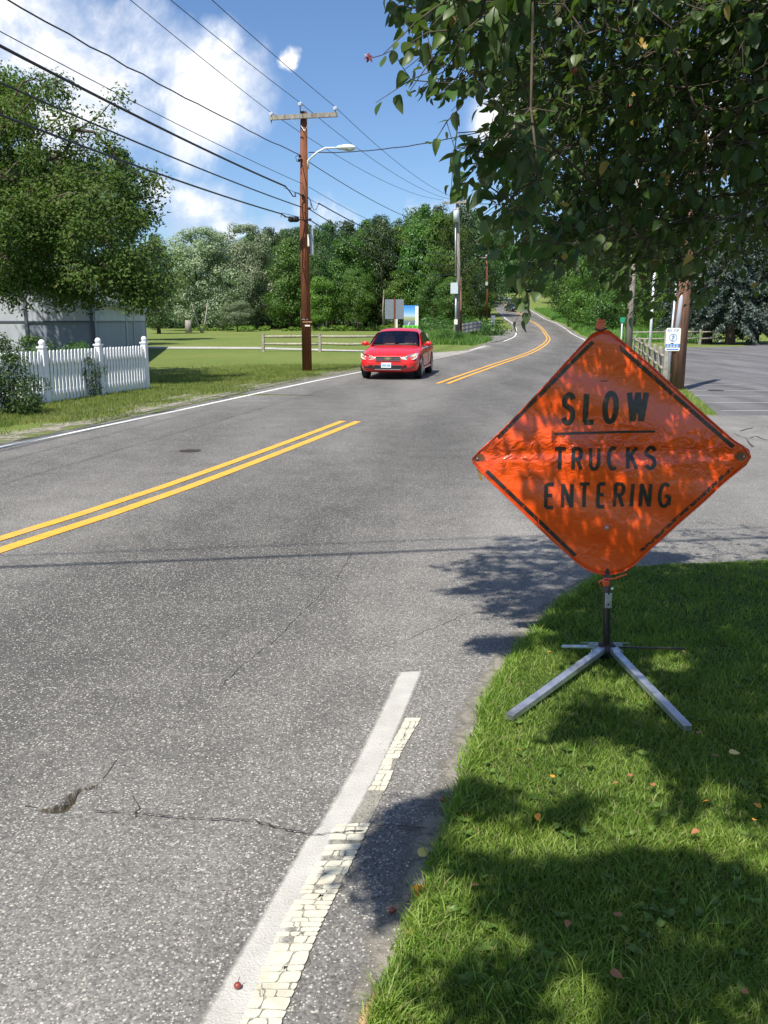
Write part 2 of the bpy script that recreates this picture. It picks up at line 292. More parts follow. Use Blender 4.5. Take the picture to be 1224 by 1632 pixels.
# orange reflective vinyl of the roll-up sign
def vinyl():
    m, n = new_mat('orange_vinyl'); ob = n.add('ShaderNodeTexCoord').outputs['Object']
    x = n.add('ShaderNodeSeparateXYZ', {0: ob}).outputs
    crink = n.noise(n.mapping(ob, sc=(1, 1, 1.3)), 17, 3, 0.5, dist=0.8)
    band = n.ramp(n.math('ABSOLUTE', n.math('ADD', x[2], -0.02)), [(0.0, 1.0), (0.15, 0.14)])
    low = n.noise(ob, 6, 4, 0.6)
    # faint square lattice of the reflective sheeting, turned 45 degrees
    a = n.math('MULTIPLY', n.math('ADD', x[0], x[2]), 22.0); b = n.math('MULTIPLY', n.math('SUBTRACT', x[0], x[2]), 22.0)
    ga = n.ramp(n.math('ABSOLUTE', n.math('SUBTRACT', n.math('FRACT', a), 0.5)), [(0.0, 1.0), (0.045, 0.0)])
    gb = n.ramp(n.math('ABSOLUTE', n.math('SUBTRACT', n.math('FRACT', b), 0.5)), [(0.0, 1.0), (0.045, 0.0)])
    lat = n.math('MAXIMUM', ga, gb)
    c = n.ramp(low, [(0.3, (0.80, 0.072, 0.006)), (0.7, (0.97, 0.105, 0.009))])
    c = n.mix(n.math('MULTIPLY', lat, 0.20), c, (0.95, 0.26, 0.08))
    c = n.mix(n.ramp(n.noise(ob, 17, 6, 0.7), [(0.62, 0.0), (0.75, 0.5)]), c, (0.35, 0.07, 0.02))
    h = n.math('MULTIPLY', crink, band)
    bp = n.add('ShaderNodeBump', {'Strength': 1.0, 'Distance': 0.026, 'Height': h}).outputs[0]
    bp = n.add('ShaderNodeBump', {'Strength': 0.5, 'Distance': 0.004, 'Height': n.noise(ob, 7, 3, 0.5), 'Normal': bp}).outputs[0]
    pr = n.add('ShaderNodeBsdfPrincipled', {'Base Color': c, 'Roughness': 0.24, 'Specular IOR Level': 0.8, 'Normal': bp, 'Coat Weight': 0.5, 'Coat Roughness': 0.08}).outputs[0]
    tr = n.add('ShaderNodeBsdfTranslucent', {'Color': (0.9, 0.16, 0.02, 1)}).outputs[0]
    finish(n, n.add('ShaderNodeMixShader', {0: 0.12, 1: pr, 2: tr}).outputs[0]); return m
M['vinyl'] = vinyl()
def print_black(name, wear, seg=False):
    m, n = new_mat(name); tcn = n.add('ShaderNodeTexCoord'); ob = tcn.outputs['Object']
    a = n.ramp(n.noise(ob, 70, 5, 0.7), [(0.62-wear*0.4, 1.0), (0.70-wear*0.3, 0.0)])
    if seg:
        u = n.add('ShaderNodeSeparateXYZ', {0: tcn.outputs['UV']}).outputs
        sg = n.math('FRACT', n.math('ADD', n.math('MULTIPLY', u[0], 10.0), n.math('MULTIPLY', n.noise(ob, 7, 2), 1.5)))
        a = n.math('MULTIPLY', a, n.ramp(sg, [(0.0, 0.0), (0.03, 1.0), (0.97, 1.0), (1.0, 0.0)]))
    c = n.mix(0.5, (0.022, 0.012, 0.012), n.ramp(n.noise(ob, 30, 3), [(0.3, 0.008), (0.7, 0.05)]))
    pr = n.add('ShaderNodeBsdfPrincipled', {'Base Color': c, 'Roughness': 0.32, 'Coat Weight': 0.2}).outputs[0]
    tr = n.add('ShaderNodeBsdfTransparent').outputs[0]
    finish(n, n.add('ShaderNodeMixShader', {0: a, 1: tr, 2: pr}).outputs[0]); return m
M['print'] = print_black('black_print', 0.0); M['border'] = print_black('worn_black_border', 0.12, True); M['border_worn'] = print_black('very_worn_black_border', 0.40, True)
def guard_mat():
    m, n = new_mat('cable_guard_plastic'); ob = n.add('ShaderNodeTexCoord').outputs['Object']
    z = n.add('ShaderNodeSeparateXYZ', {0: ob}).outputs[2]
    c = n.ramp(n.math('ADD', n.math('MULTIPLY', z, 1.0), n.math('MULTIPLY', n.noise(ob, 5, 4), 0.3)), [(0.2, (0.09, 0.05, 0.07)), (0.6, (0.14, 0.10, 0.13)), (1.0, (0.42, 0.42, 0.46))])
    finish(n, n.add('ShaderNodeBsdfPrincipled', {'Base Color': c, 'Roughness': 0.5}).outputs[0]); return m
M['guard'] = guard_mat()
def picture_mat():           # the printed landscape poster: sky above, road below
    m, n = new_mat('printed_landscape'); g = n.add('ShaderNodeTexCoord').outputs['Generated']
    s = n.add('ShaderNodeSeparateXYZ', {0: g}).outputs
    nz = n.noise(g, 6, 4, 0.6)
    zz = n.math('ADD', s[2], n.math('MULTIPLY', n.math('SUBTRACT', nz, 0.5), 0.18))
    c = n.ramp(zz, [(0.05, (0.10, 0.12, 0.16)), (0.27, (0.16, 0.19, 0.22)), (0.33, (0.25, 0.33, 0.15)), (0.45, (0.36, 0.38, 0.22)), (0.52, (0.42, 0.58, 0.72)), (0.72, (0.14, 0.38, 0.72)), (0.95, (0.05, 0.24, 0.62))])
    ln = n.math('ABSOLUTE', n.math('SUBTRACT', n.math('SUBTRACT', s[0], 0.45), n.math('MULTIPLY', n.math('SUBTRACT', 0.3, s[2]), -0.7)))
    k = n.math('MULTIPLY', n.ramp(ln, [(0.02, 1.0), (0.05, 0.0)]), n.math('LESS_THAN', s[2], 0.24))
    c = n.mix(k, c, (0.6, 0.62, 0.62))
    finish(n, n.add('ShaderNodeBsdfPrincipled', {'Base Color': c, 'Roughness': 0.5}).outputs[0]); return m
M['picture'] = picture_mat()

# ------------------------------------------------------------------ mesh helpers
def tag(o, label=None, cat=None, group=None, kind=None):
    if label: o['label'] = label
    if cat: o['category'] = cat
    if group: o['group'] = group
    if kind: o['kind'] = kind
    return o
def link(name, me, mat=None, parent=None):
    o = bpy.data.objects.new(name, me); COL.objects.link(o)
    if mat is not None and me is not None and not me.materials: me.materials.append(mat)
    if parent: o.parent = parent
    return o
def thing(name, label, cat, loc=(0, 0, 0), rz=0.0, group=None):
    o = bpy.data.objects.new(name, None); COL.objects.link(o); o.empty_display_size = 0.2
    o.location = loc; o.rotation_euler = (0, 0, rz); return tag(o, label, cat, group)
def mesh_np(name, V, F, smooth=False, UV=None):
    V = np.asarray(V, np.float32); F = np.asarray(F, np.int32); k = F.shape[1]
    me = bpy.data.meshes.new(name); me.vertices.add(len(V)); me.vertices.foreach_set('co', V.ravel())
    me.loops.add(F.size); me.loops.foreach_set('vertex_index', F.ravel())
    me.polygons.add(len(F)); me.polygons.foreach_set('loop_start', np.arange(0, F.size, k, dtype=np.int32))
    me.polygons.foreach_set('loop_total', np.full(len(F), k, np.int32))
    if smooth: me.polygons.foreach_set('use_smooth', np.ones(len(F), bool))
    if UV is not None:
        l = me.uv_layers.new(name='UVMap'); l.data.foreach_set('uv', np.asarray(UV, np.float32)[F.ravel()].ravel())
    me.update(calc_edges=True); me.validate(); return me
class MB:
    def __init__(s): s.v = []; s.f = []; s.sm = []
    def box(s, c, d, rz=0.0, taper=1.0, mat=None):
        x, y, z = d[0]/2, d[1]/2, d[2]/2; b = len(s.v); cs, sn = math.cos(rz), math.sin(rz)
        for (i, j, k) in ((-1,-1,-1),(1,-1,-1),(1,1,-1),(-1,1,-1),(-1,-1,1),(1,-1,1),(1,1,1),(-1,1,1)):
            t = taper if k > 0 else 1.0; p = Vector((i*x*t, j*y*t, k*z))
            p = mat @ p if mat else Vector((p.x*cs-p.y*sn, p.x*sn+p.y*cs, p.z))
            s.v.append((c[0]+p.x, c[1]+p.y, c[2]+p.z))
        for q in ((0,3,2,1),(4,5,6,7),(0,1,5,4),(1,2,6,5),(2,3,7,6),(3,0,4,7)): s.f.append([b+i for i in q]); s.sm.append(False)
        return s
    def beam(s, p0, p1, wd, ht, roll=0.0):
        p0 = Vector(p0); p1 = Vector(p1); d = p1-p0; q = d.to_track_quat('X', 'Z').to_matrix() @ Matrix.Rotation(roll, 3, 'X')
        return s.box((p0+p1)/2, (d.length, wd, ht), mat=q)
    def tube(s, pts, rad, n=8, caps=True):
        pts = [Vector(p) for p in pts]; b = len(s.v); m = len(pts)
        if not hasattr(rad, '__len__'): rad = [rad]*m
        prev = None
        for i, p in enumerate(pts):
            d = (pts[min(i+1, m-1)]-pts[max(i-1, 0)]).normalized()
            if prev is None:
                u = d.orthogonal().normalized()
            else:
                u = (prev - d*prev.dot(d)).normalized()
            prev = u; v = d.cross(u)
            for k in range(n):
                a = 2*PI*k/n; q = p + (u*math.cos(a)+v*math.sin(a))*rad[i]; s.v.append(tuple(q))
        for i in range(m-1):
            for k in range(n):
                k2 = (k+1) % n
                s.f.append([b+i*n+k, b+i*n+k2, b+(i+1)*n+k2, b+(i+1)*n+k]); s.sm.append(True)
        if caps:
            s.f.append([b+k for k in range(n)][::-1]); s.sm.append(False)
            s.f.append([b+(m-1)*n+k for k in range(n)]); s.sm.append(False)
        return s
    def poly(s, pts, thick=None, nrm=(0, 0, 1)):
        b = len(s.v); m = len(pts); s.v += [tuple(p) for p in pts]; s.f.append(list(range(b, b+m))); s.sm.append(False)
        if thick:
            nv = Vector(nrm)*thick; b2 = len(s.v); s.v += [tuple(Vector(p)-nv) for p in pts]
            s.f.append(list(range(b2, b2+m))[::-1]); s.sm.append(False)
            for i in range(m):
                j = (i+1) % m; s.f.append([b+i, b2+i, b2+j, b+j]); s.sm.append(False)
        return s
    def ball(s, c, r, sc=(1, 1, 1), n=8, m=6):
        b = len(s.v)
        for i in range(m+1):
            t = PI*i/m
            for k in range(n):
                a = 2*PI*k/n; s.v.append((c[0]+r*sc[0]*math.sin(t)*math.cos(a), c[1]+r*sc[1]*math.sin(t)*math.sin(a), c[2]+r*sc[2]*math.cos(t)))
        for i in range(m):
            for k in range(n):
                k2 = (k+1) % n; s.f.append([b+i*n+k, b+(i+1)*n+k, b+(i+1)*n+k2, b+i*n+k2]); s.sm.append(True)
        return s
    def build(s, name, mat, parent=None, bevel=0.0, sub=0):
        me = bpy.data.meshes.new(name); me.from_pydata(s.v, [], s.f); me.validate()
        if len(me.polygons) == len(s.sm): me.polygons.foreach_set('use_smooth', s.sm)
        me.update(); o = link(name, me, mat, parent)
        if bevel:
            md = o.modifiers.new('bevel', 'BEVEL'); md.width = bevel; md.segments = 2; md.limit_method = 'ANGLE'
        if sub:
            md = o.modifiers.new('sub', 'SUBSURF'); md.levels = sub; md.render_levels = sub
        return o
def copy_tree(o, parent=None):
    c = o.copy(); COL.objects.link(c); c.parent = parent
    for ch in list(o.children): copy_tree(ch, c)
    return c
def inpoly(x, y, poly):
    r = False; n = len(poly); j = n-1
    for i in range(n):
        xi, yi = poly[i]; xj, yj = poly[j]
        if (yi > y) != (yj > y) and x < (xj-xi)*(y-yi)/(yj-yi)+xi: r = not r
        j = i
    return r
def inpoly_np(x, y, poly):
    r = np.zeros(x.shape, bool); n = len(poly); j = n-1
    for i in range(n):
        xi, yi = poly[i]; xj, yj = poly[j]
        c = ((yi > y) != (yj > y)) & (x < (xj-xi)*(y-yi)/((yj-yi) if yj != yi else 1e-9)+xi); r ^= c; j = i
    return r

# ------------------------------------------------------------------ terrain and road line
ctr = [(-9.6, -14), (-6.6, -5), (-4.25, 2.0)] + [tuple(G(a, b)[:2]) for a, b in ((0, 870), (280, 778), (560, 672), (705, 612), (780, 585), (850, 560), (872, 545))]
ctr += [tuple(P(873, 537, 94)[:2]), tuple(P(866, 525.5, 117)[:2]), tuple(P(854, 516, 137)[:2]), tuple(P(839, 509, 154)[:2]), tuple(P(818, 494, 192)[:2]), tuple(P(800, 484, 224)[:2]), tuple(P(781, 475, 262)[:2]), (22, 292), (0, 318), (-40, 340)]
cx_pts = [(y, x) for x, y in ctr[:-2]]
def cxr(Y): return np.interp(Y, [p[0] for p in cx_pts], [p[1] for p in cx_pts])
prof_y = [-60, 97, 108, 117, 137, 154, 192, 224, 262, 300, 420]
prof_z = [0, 0.0, 0.12, 0.42, 1.22, 1.94, 4.05, 6.1, 8.6, 10.3, 15]
field_y = [-60, 55, 100, 150, 200, 260, 420]; field_z = [0, 0, 0.18, 0.50, 3.2, 9.0, 22]
def smooth(t): t = np.clip(t, 0, 1); return t*t*(3-2*t)
def hgt(x, Y):
    x = np.asarray(x, float); Y = np.asarray(Y, float)
    zr = np.interp(Y, prof_y, prof_z); zf = np.interp(Y, field_y, field_z)
    wgt = smooth((x-(cxr(Y)-14))/9.0)
    z = zr*wgt + zf*(1-wgt)
    z = z + 0.62*np.exp(-((x-4.6)/2.0)**2 - ((Y-69)/8.0)**2)          # grass bank beside the road
    z = z + smooth((x-cxr(Y)-4.4)/6)*smooth((Y-80)/20)*smooth((150-Y)/30)*0.5
    return z
def hz(x, Y): return float(hgt(x, Y))
xs = np.unique(np.concatenate([np.arange(-300, -60, 12), np.arange(-60, -12, 2.5), np.arange(-12, 12, 0.5), np.arange(12, 60, 1.5), np.arange(60, 320, 12)]))
ys = np.unique(np.concatenate([np.arange(-60, -4, 6), np.arange(-4, 30, 0.5), np.arange(30, 130, 1.5), np.arange(130, 420, 6)]))
XX, YY = np.meshgrid(xs, ys); ZZ = hgt(XX, YY) - 0.006
ZZ = ZZ - 0.10*np.exp(-((XX+1.0)/0.9)**2-((YY-2.8)/0.8)**2)
V = np.stack([XX, YY, ZZ], -1).reshape(-1, 3); nx = len(xs); ny = len(ys)
ii = (np.arange(ny-1)[:, None]*nx + np.arange(nx-1)[None]).ravel()
F = np.stack([ii, ii+1, ii+1+nx, ii+nx], 1)
o = link('ground', mesh_np('ground', V, F, True), M['field']); tag(o, kind='structure')

def catmull(pts, step):
    pts = [Vector(p) for p in pts]; out = []
    for i in range(len(pts)-1):
        p0, p1, p2, p3 = pts[max(i-1, 0)], pts[i], pts[i+1], pts[min(i+2, len(pts)-1)]
        n = max(1, int((p2-p1).length/step))
        for k in range(n):
            t = k/n; out.append(0.5*((2*p1)+(-p0+p2)*t+(2*p0-5*p1+4*p2-p3)*t*t+(-p0+3*p1-3*p2+p3)*t**3))
    out.append(pts[-1]); return out
CL = catmull([(x, y, 0) for x, y in ctr], 1.0)
CLN = []
for i, p in enumerate(CL):
    d = CL[min(i+1, len(CL)-1)]-CL[max(i-1, 0)]; CLN.append(Vector((d.y, -d.x, 0)).normalized())
def rstrip(name, o0, o1, y0, y1, dz, mat, ncross=1, jit=0.0, parent=None, kind='structure', step=1):
    idx = [i for i, p in enumerate(CL) if y0 <= p.y <= y1][::step]; V = []; UV = []; F = []; s = 0.0; k = ncross+1
    for a, i in enumerate(idx):
        if a: s += (CL[i]-CL[idx[a-1]]).length
        w0 = o0(CL[i].y) if callable(o0) else o0; w1 = o1(CL[i].y) if callable(o1) else o1
        w0 += random.uniform(-jit, jit); w1 += random.uniform(-jit, jit)
        for j in range(k):
            q = CL[i] + CLN[i]*(w0+(w1-w0)*j/ncross)
            V.append((q.x, q.y, hz(q.x, q.y)+dz+0.00035*max(0, q.y-30))); UV.append((s, j/ncross))
    for a in range(len(idx)-1):
        for j in range(ncross): F.append([a*k+j, a*k+j+1, (a+1)*k+j+1, (a+1)*k+j])
    o = link(name, mesh_np(name, V, F, False, UV), mat, parent)
    if kind: o['kind'] = kind
    return o
def poly_sheet(name, pts, z, mat, sub=0.0, kind='structure', h=True):
    """flat sheet from an outline, triangulated; outline may be ragged"""
    mb = MB()
    pts = [(p[0], p[1]) for p in pts]
    mb.poly([(x, y, (hz(x, y) if h else 0)+z) for x, y in pts]); o = mb.build(name, mat); o['kind'] = kind; return o
# the road: a fine grid close by so that the broken crack can be sunk into it
hole = [G(a, b)[:2] for a, b in ((60, 1291), (72, 1293), (84, 1293), (97, 1290), (108, 1281), (118, 1268), (130, 1259), (143, 1257), (156, 1254))]
holew = [0.004, 0.007, 0.017, 0.026, 0.022, 0.012, 0.009, 0.010, 0.013]
def crack_depth(x, y):
    best = np.zeros(x.shape)
    for i in range(len(hole)-1):
        ax, ay = hole[i]; bx2, by2 = hole[i+1]; dx, dy = bx2-ax, by2-ay
        t = np.clip(((x-ax)*dx+(y-ay)*dy)/(dx*dx+dy*dy), 0, 1); d = np.hypot(x-ax-t*dx, y-ay-t*dy)
        wv = holew[i]+(holew[i+1]-holew[i])*t; best = np.maximum(best, np.clip((wv*1.15-d)/0.004, 0, 1)*0.042)
    return best
tt = np.unique(np.round(np.concatenate([np.arange(-4.0, 2.4, 0.4), np.arange(2.3, 3.15, 0.006), np.arange(3.15, 5.2, 0.35)]), 4))
yline = np.unique(np.round(np.concatenate([np.arange(-12, 2.5, 0.8), np.arange(2.55, 3.02, 0.006), np.arange(3.02, 20, 0.8)]), 4))
def rowpts(Ys):
    out = []
    for y in Ys:
        i = min(range(len(CL)), key=lambda q: abs(CL[q].y-y)); j = min(max(i, 1), len(CL)-2)
        a, b = (CL[j-1], CL[j]) if CL[j].y > y else (CL[j], CL[j+1]); t = (y-a.y)/(b.y-a.y); p = a.lerp(b, t); out.append((p.x, p.y))
    return out
rp = rowpts(yline)
asph_r = lambda Y: 4.25 if Y > 16 else 5.2
XX = np.array([[p[0]+t for t in tt] for p in rp]); YYg = np.array([[p[1] for t in tt] for p in rp])
Zg = 0.004 - crack_depth(XX, YYg)
V = np.stack([XX, YYg, Zg], -1).reshape(-1, 3); nx = len(tt); ny = len(rp)
ii = (np.arange(ny-1)[:, None]*nx + np.arange(nx-1)[None]).ravel(); F = np.stack([ii, ii+1, ii+1+nx, ii+nx], 1)
o = link('road', mesh_np('road', V, F, False, np.stack([V[:, 1], np.tile(tt, ny)*0.967], 1)), M['road']); o['kind'] = 'structure'
fc = crack_depth(V[F].mean(1)[:, 0], V[F].mean(1)[:, 1]) > 0.004; o.data.materials.append(M['crack_soil']); o.data.polygons.foreach_set('material_index', fc.astype(np.int32))
yl = yline[-1]
# farther on the same road; right-hand edge as its paint line plus a narrow shoulder
first = rp[-1]
ro = rstrip('road', -4.0, 3.75, yl-0.9, 400, 0.002, M['road'], 4)
for lp in ro.data.uv_layers[0].data: lp.uv = (lp.uv[0], -4.0+7.75*lp.uv[1])
# ---------------- driveway mouth, parking lot, aprons
poly_sheet('driveway', [(0.5, 5.9), (2.3, 5.4), (14, 4.6), (40, 6), (40, 16), (5.6, 15.6), (3.4, 15.2), (2.0, 10)], -0.001, M['drive'])
lotp = [G(1145, 662)[:2], G(1090, 618)[:2], G(1066, 600)[:2], G(1050, 585)[:2], G(1035, 566)[:2], (17.8, 57), (20.5, 57.5), (24, 60), (27, 66), (40, 74), (70, 80), (70, 15.6), (20, 15.5)]
poly_sheet('parking_lot', lotp, 0.000, M['lot'])
for (a, b, c2, d2) in ((1150, 655, 1300, 655), (1125, 641.5, 1290, 642.5), (1106, 631, 1215, 632), (1096, 622.5, 1290, 623.5), (1086, 613.5, 1180, 613.5)):
    p, q = G(a, b), G(c2, d2); d = (q-p).normalized(); nn = Vector((-d.y, d.x, 0))*0.04; me = mesh_np('bay_line', [p-nn, q-nn, q+nn, p+nn], [[0, 1, 2, 3]], UV=[(0, 0), ((q-p).length, 0), ((q-p).length, 1), (0, 1)])
    o = link('bay_line', me, M['white_old']); o.location.z = 0.006; o['kind'] = 'structure'
poly_sheet('roadside_apron', [G(a, b)[:2] for a, b in ((683, 576), (684, 563), (753, 558.5), (770, 553.5), (757, 545), (760, 539), (785, 552), (770, 556), (735, 565))], 0.022, M['apron'])
ap = [P(758, 541, 78), P(777, 529, 104), P(809, 523, 122), P(822, 530, 108), P(812, 541, 85), P(778, 555, 64)]
poly_sheet('side_drive', [(p.x, p.y) for p in ap], 0.03, M['drive'])
poly_sheet('gravel_drive', [(-40, 56), (-8, 53.5), (-3, 49.8), (1.5, 47.2), (1.6, 48.2), (-2.5, 52), (-8, 57), (-40, 61)], 0.02, M['gravel'])
# ---------------- painted lines
def line_y(y): return y
rstrip('centre_line', -0.21, -0.075, 2, 14.9, 0.009, M['yellow']); rstrip('centre_line', 0.04, 0.185, 2, 14.6, 0.009, M['yellow'])
rstrip('centre_line', -0.20, -0.07, 23.2, 285, 0.012, M['yellow']); rstrip('centre_line', 0.07, 0.20, 23.0, 285, 0.012, M['yellow'])
rstrip('edge_line', -3.66, -3.54, 5, 63, 0.009, M['white']); rstrip('edge_line', -3.55, -3.38, 72, 175, 0.02, M['white'])
rstrip('edge_line', 3.05, 3.18, 19, 250, 0.010, M['white'])
# dirt along the edges
rstrip('dirt_strip', -4.9, -3.72, 5, 40, 0.004, M['dirt_pale'], 2, 0.05)
rstrip('dirt_strip', -6.2, -4.3, 12.5, 24, 0.006, M['dirt_pale'], 2, 0.2)
# fresh white edge line with soft sprayed edges, and the cracked old line beside it
def quadstrip(name, L, Rr, z, mat, n=40):
    V, UV, F = [], [], []; s = 0
    for i in range(n+1):
        t = i/n; a = L(t); b = Rr(t); V += [(a[0], a[1], z), (b[0], b[1], z)]; UV += [(t*2.2, 0), (t*2.2, 1)]
        if i < n: F.append([2*i, 2*i+1, 2*i+3, 2*i+2])
    o = link(name, mesh_np(name, V, F, False, UV), mat); o['kind'] = 'structure'; return o
nL = [G(a, b) for a, b in ((255, 1740), (310, 1632), (482, 1342), (500, 1322), (560, 1220), (632, 1074))]
nR = [G(a, b) for a, b in ((352, 1740), (404, 1632), (534, 1342), (562, 1322), (618, 1220), (678, 1072))]
def pl(pts):
    def f(t):
        u = t*(len(pts)-1); i = min(int(u), len(pts)-2); return pts[i].lerp(pts[i+1], u-i)
    return f
quadstrip('edge_line_new', pl(nL), pl(nR), 0.008, M['white_new'])
# cracked flakes of the old line
root = bpy.data.objects.new('edge_line_old', None); COL.objects.link(root); root['kind'] = 'structure'
oL = [(372, 1660), (445, 1480), (520, 1350), (528, 1326), (592, 1255), (618, 1200), (648, 1143)]
oR = [(440, 1660), (512, 1480), (575, 1352), (590, 1318), (615, 1262), (641, 1200), (674, 1143)]
def pyl(pts, py):
    for (a, b), (c2, d2) in zip(pts, pts[1:]):
        if d2 <= py <= b: return a+(c2-a)*(b-py)/(b-d2)
    return pts[-1][0]
quadstrip('old_line_bed', lambda t: G(pyl(oL, 1652-(1652-1146)*t)+2, 1652-(1652-1146)*t), lambda t: G(pyl(oR, 1652-(1652-1146)*t)-1, 1652-(1652-1146)*t), 0.0075, M['old_bed'], 60)
rr = random.Random(11); py = 1652.0; sl = rr.uniform(-3, 3)
while py > 1150:
    near = 0.4+0.6*(py-1100)/500; py2 = max(py-rr.choice([rr.uniform(8, 14), rr.uniform(12, 24)])*near, 1145); sl2 = rr.uniform(-3.5, 3.5)*near
    if not (1318 > py > 1262 and rr.random() < 0.8) and not (1344 < py < 1352):
        ncol = rr.choice([2, 3, 3, 4]) if py > 1360 else rr.choice([1, 2, 3, 3]); wsp = [0.0]+sorted(min(.85, max(.15, k/ncol+rr.uniform(-0.2, 0.2))) for k in range(1, ncol))+[1.0]
        tilt = [rr.uniform(-.08, .08) for _ in wsp]; tilt[0] = tilt[-1] = 0
        for k in range(ncol):
            if rr.random() < 0.05: continue
            g_ = 0.016; vg = 0.65*near+.2
            def pt(f, v):
                yy = py+(py2-py)*v; yy += sl*(f-.5)*(1-v)*1.0+sl2*(f-.5)*v; ff = f; xx = pyl(oL, yy)+(pyl(oR, yy)-pyl(oL, yy))*ff; return G(xx+rr.uniform(-.7, .7), yy+rr.uniform(-.5, .5))
            a0, a1 = wsp[k]+g_, wsp[k+1]-g_; hpx = max(py-py2, 1); e = vg/hpx
            if a1-a0 < .05: continue
            t0, t1 = tilt[k], tilt[k+1]
            pts = [pt(a0-t0+.03, e), pt((a0+a1)/2, e-.02), pt(a1-t1-.02, e), pt(a1, .3), pt(a1, .7), pt(a1+t1-.03, 1-e), pt((a0+a1)/2, 1-e+.02), pt(a0+t0+.02, 1-e), pt(a0, .7), pt(a0, .35)]
            MB().poly([(p.x, p.y, 0.0095) for p in pts], 0.002).build('paint_flake', M['cream'], root)
    py = py2; sl = sl2
# thin cracks as narrow ribbons of dirt, plus one painted wire shadow
def ribbon(name, pix, w0, mat, z=0.0065, jit=1.0, seedv=0):
    r2 = random.Random(seedv); pts = []
    for (a, b), (c2, d2) in zip(pix, pix[1:]):
        n = max(2, int(math.hypot(c2-a, d2-b)/7))
        for k in range(n): t = k/n; pts.append(G(a+(c2-a)*t+r2.uniform(-2, 2)*jit, b+(d2-b)*t+r2.uniform(-1.6, 1.6)*jit))
    pts.append(G(*pix[-1])); V, F = [], []
    for i, p in enumerate(pts):
        d = (pts[min(i+1, len(pts)-1)]-pts[max(i-1, 0)]).normalized(); nn = Vector((-d.y, d.x, 0))*w0*r2.uniform(0.15, 1.0)
        V += [(p.x-nn.x, p.y-nn.y, z), (p.x+nn.x, p.y+nn.y, z)]
        if i: F.append([2*i-2, 2*i-1, 2*i+1, 2*i])
    o = link(name, mesh_np(name, V, F), mat); o['kind'] = 'structure'; return o
ribbon('road_crack_or_shadow', [(150, 1298), (215, 1300), (280, 1308), (340, 1310), (400, 1312), (470, 1330), (500, 1336), (580, 1328), (620, 1320), (680, 1326)], 0.0034, M['crack'], 0.0137, seedv=1)
ribbon('road_crack_or_shadow', [(215, 1303), (222, 1290), (212, 1272)], 0.005, M['crack'], seedv=2)
ribbon('road_crack_or_shadow', [(165, 1243), (190, 1210)], 0.002, M['crack'], seedv=3)
ribbon('road_crack_or_shadow', [(60, 1291), (40, 1287)], 0.004, M['crack'], seedv=4)
ribbon('road_crack_or_shadow', [(345, 1102), (382, 1066), (440, 1020), (500, 960), (535, 925), (560, 885)], 0.0022, M['crack'], seedv=5)
ribbon('road_crack_or_shadow', [(580, 1040), (650, 1020), (730, 985), (800, 965)], 0.002, M['crack_soil'], seedv=6)
ribbon('road_crack_or_shadow', [(0, 905), (150, 897)], 0.003, M['crack'], seedv=7)  # dark ribbon painted along the overhead wire's shadow, not a crack
for k, pts in enumerate([[(1170, 690), (1190, 700), (1205, 695), (1224, 702)], [(1190, 700), (1200, 712)], [(1180, 687), (1200, 682)]]):
    ribbon('road_crack_or_shadow', pts, 0.02, M['crack'], 0.004, 0.6, 8+k)
# utility covers let into the road
def cover(px, py, r, label):
    p = G(px, py); mb = MB()
    mb.poly([(r*math.cos(a)*1.0, r*math.sin(a), 0.008) for a in [2*PI*k/24 for k in range(24)]], 0.004)
    t = thing('manhole_cover', label, 'manhole cover', (p.x, p.y, 0)); o1 = mb.build('cover_plate', M['iron'], t)
    m2 = MB()
    for k in range(24):
        a = 2*PI*k/24; b = a+2*PI/24
        m2.poly([(r*1.02*math.cos(a), r*1.02*math.sin(a), 0.009), (r*1.02*math.cos(b), r*1.02*math.sin(b), 0.009), (r*1.15*math.cos(b), r*1.15*math.sin(b), 0.007), (r*1.15*math.cos(a), r*1.15*math.sin(a), 0.007)])
    m2.build('rim', M['dark_metal'], t)
cover(303, 719, 0.12, 'round iron manhole cover in the far lane of the road')
cover(1140, 622.5, 0.17, 'dark round drain cover lying in the parking lot beside the pole')

# ------------------------------------------------------------------ right-hand lawn
edge_px = [(590, 1660), (612, 1610), (640, 1540), (655, 1490), (690, 1400), (712, 1330), (738, 1250), (762, 1180), (776, 1125), (800, 1080), (822, 1048), (850, 1015), (885, 975), (925, 945), (962, 922), (1010, 908), (1060, 903), (1140, 900), (1224, 896), (1400, 890)]
edge_w = [G(a, b)[:2] for a, b in edge_px]
def ragged(pts, amp, step):
    out = []; rq = random.Random(5)
    for (a, b), (c2, d2) in zip(pts, pts[1:]):
        n = max(1, int(math.hypot(c2-a, d2-b)/step))
        for k in range(n): t = k/n; out.append((a+(c2-a)*t+rq.uniform(-amp, amp), b+(d2-b)*t+rq.uniform(-amp, amp)))
    return out+[pts[-1]]
lawn = [(-0.5, -2)] + ragged(edge_w, 0.015, 0.05) + [(12, 5.5), (12, -2)]
poly_sheet('lawn', lawn, 0.016, M['lawn_soil'])
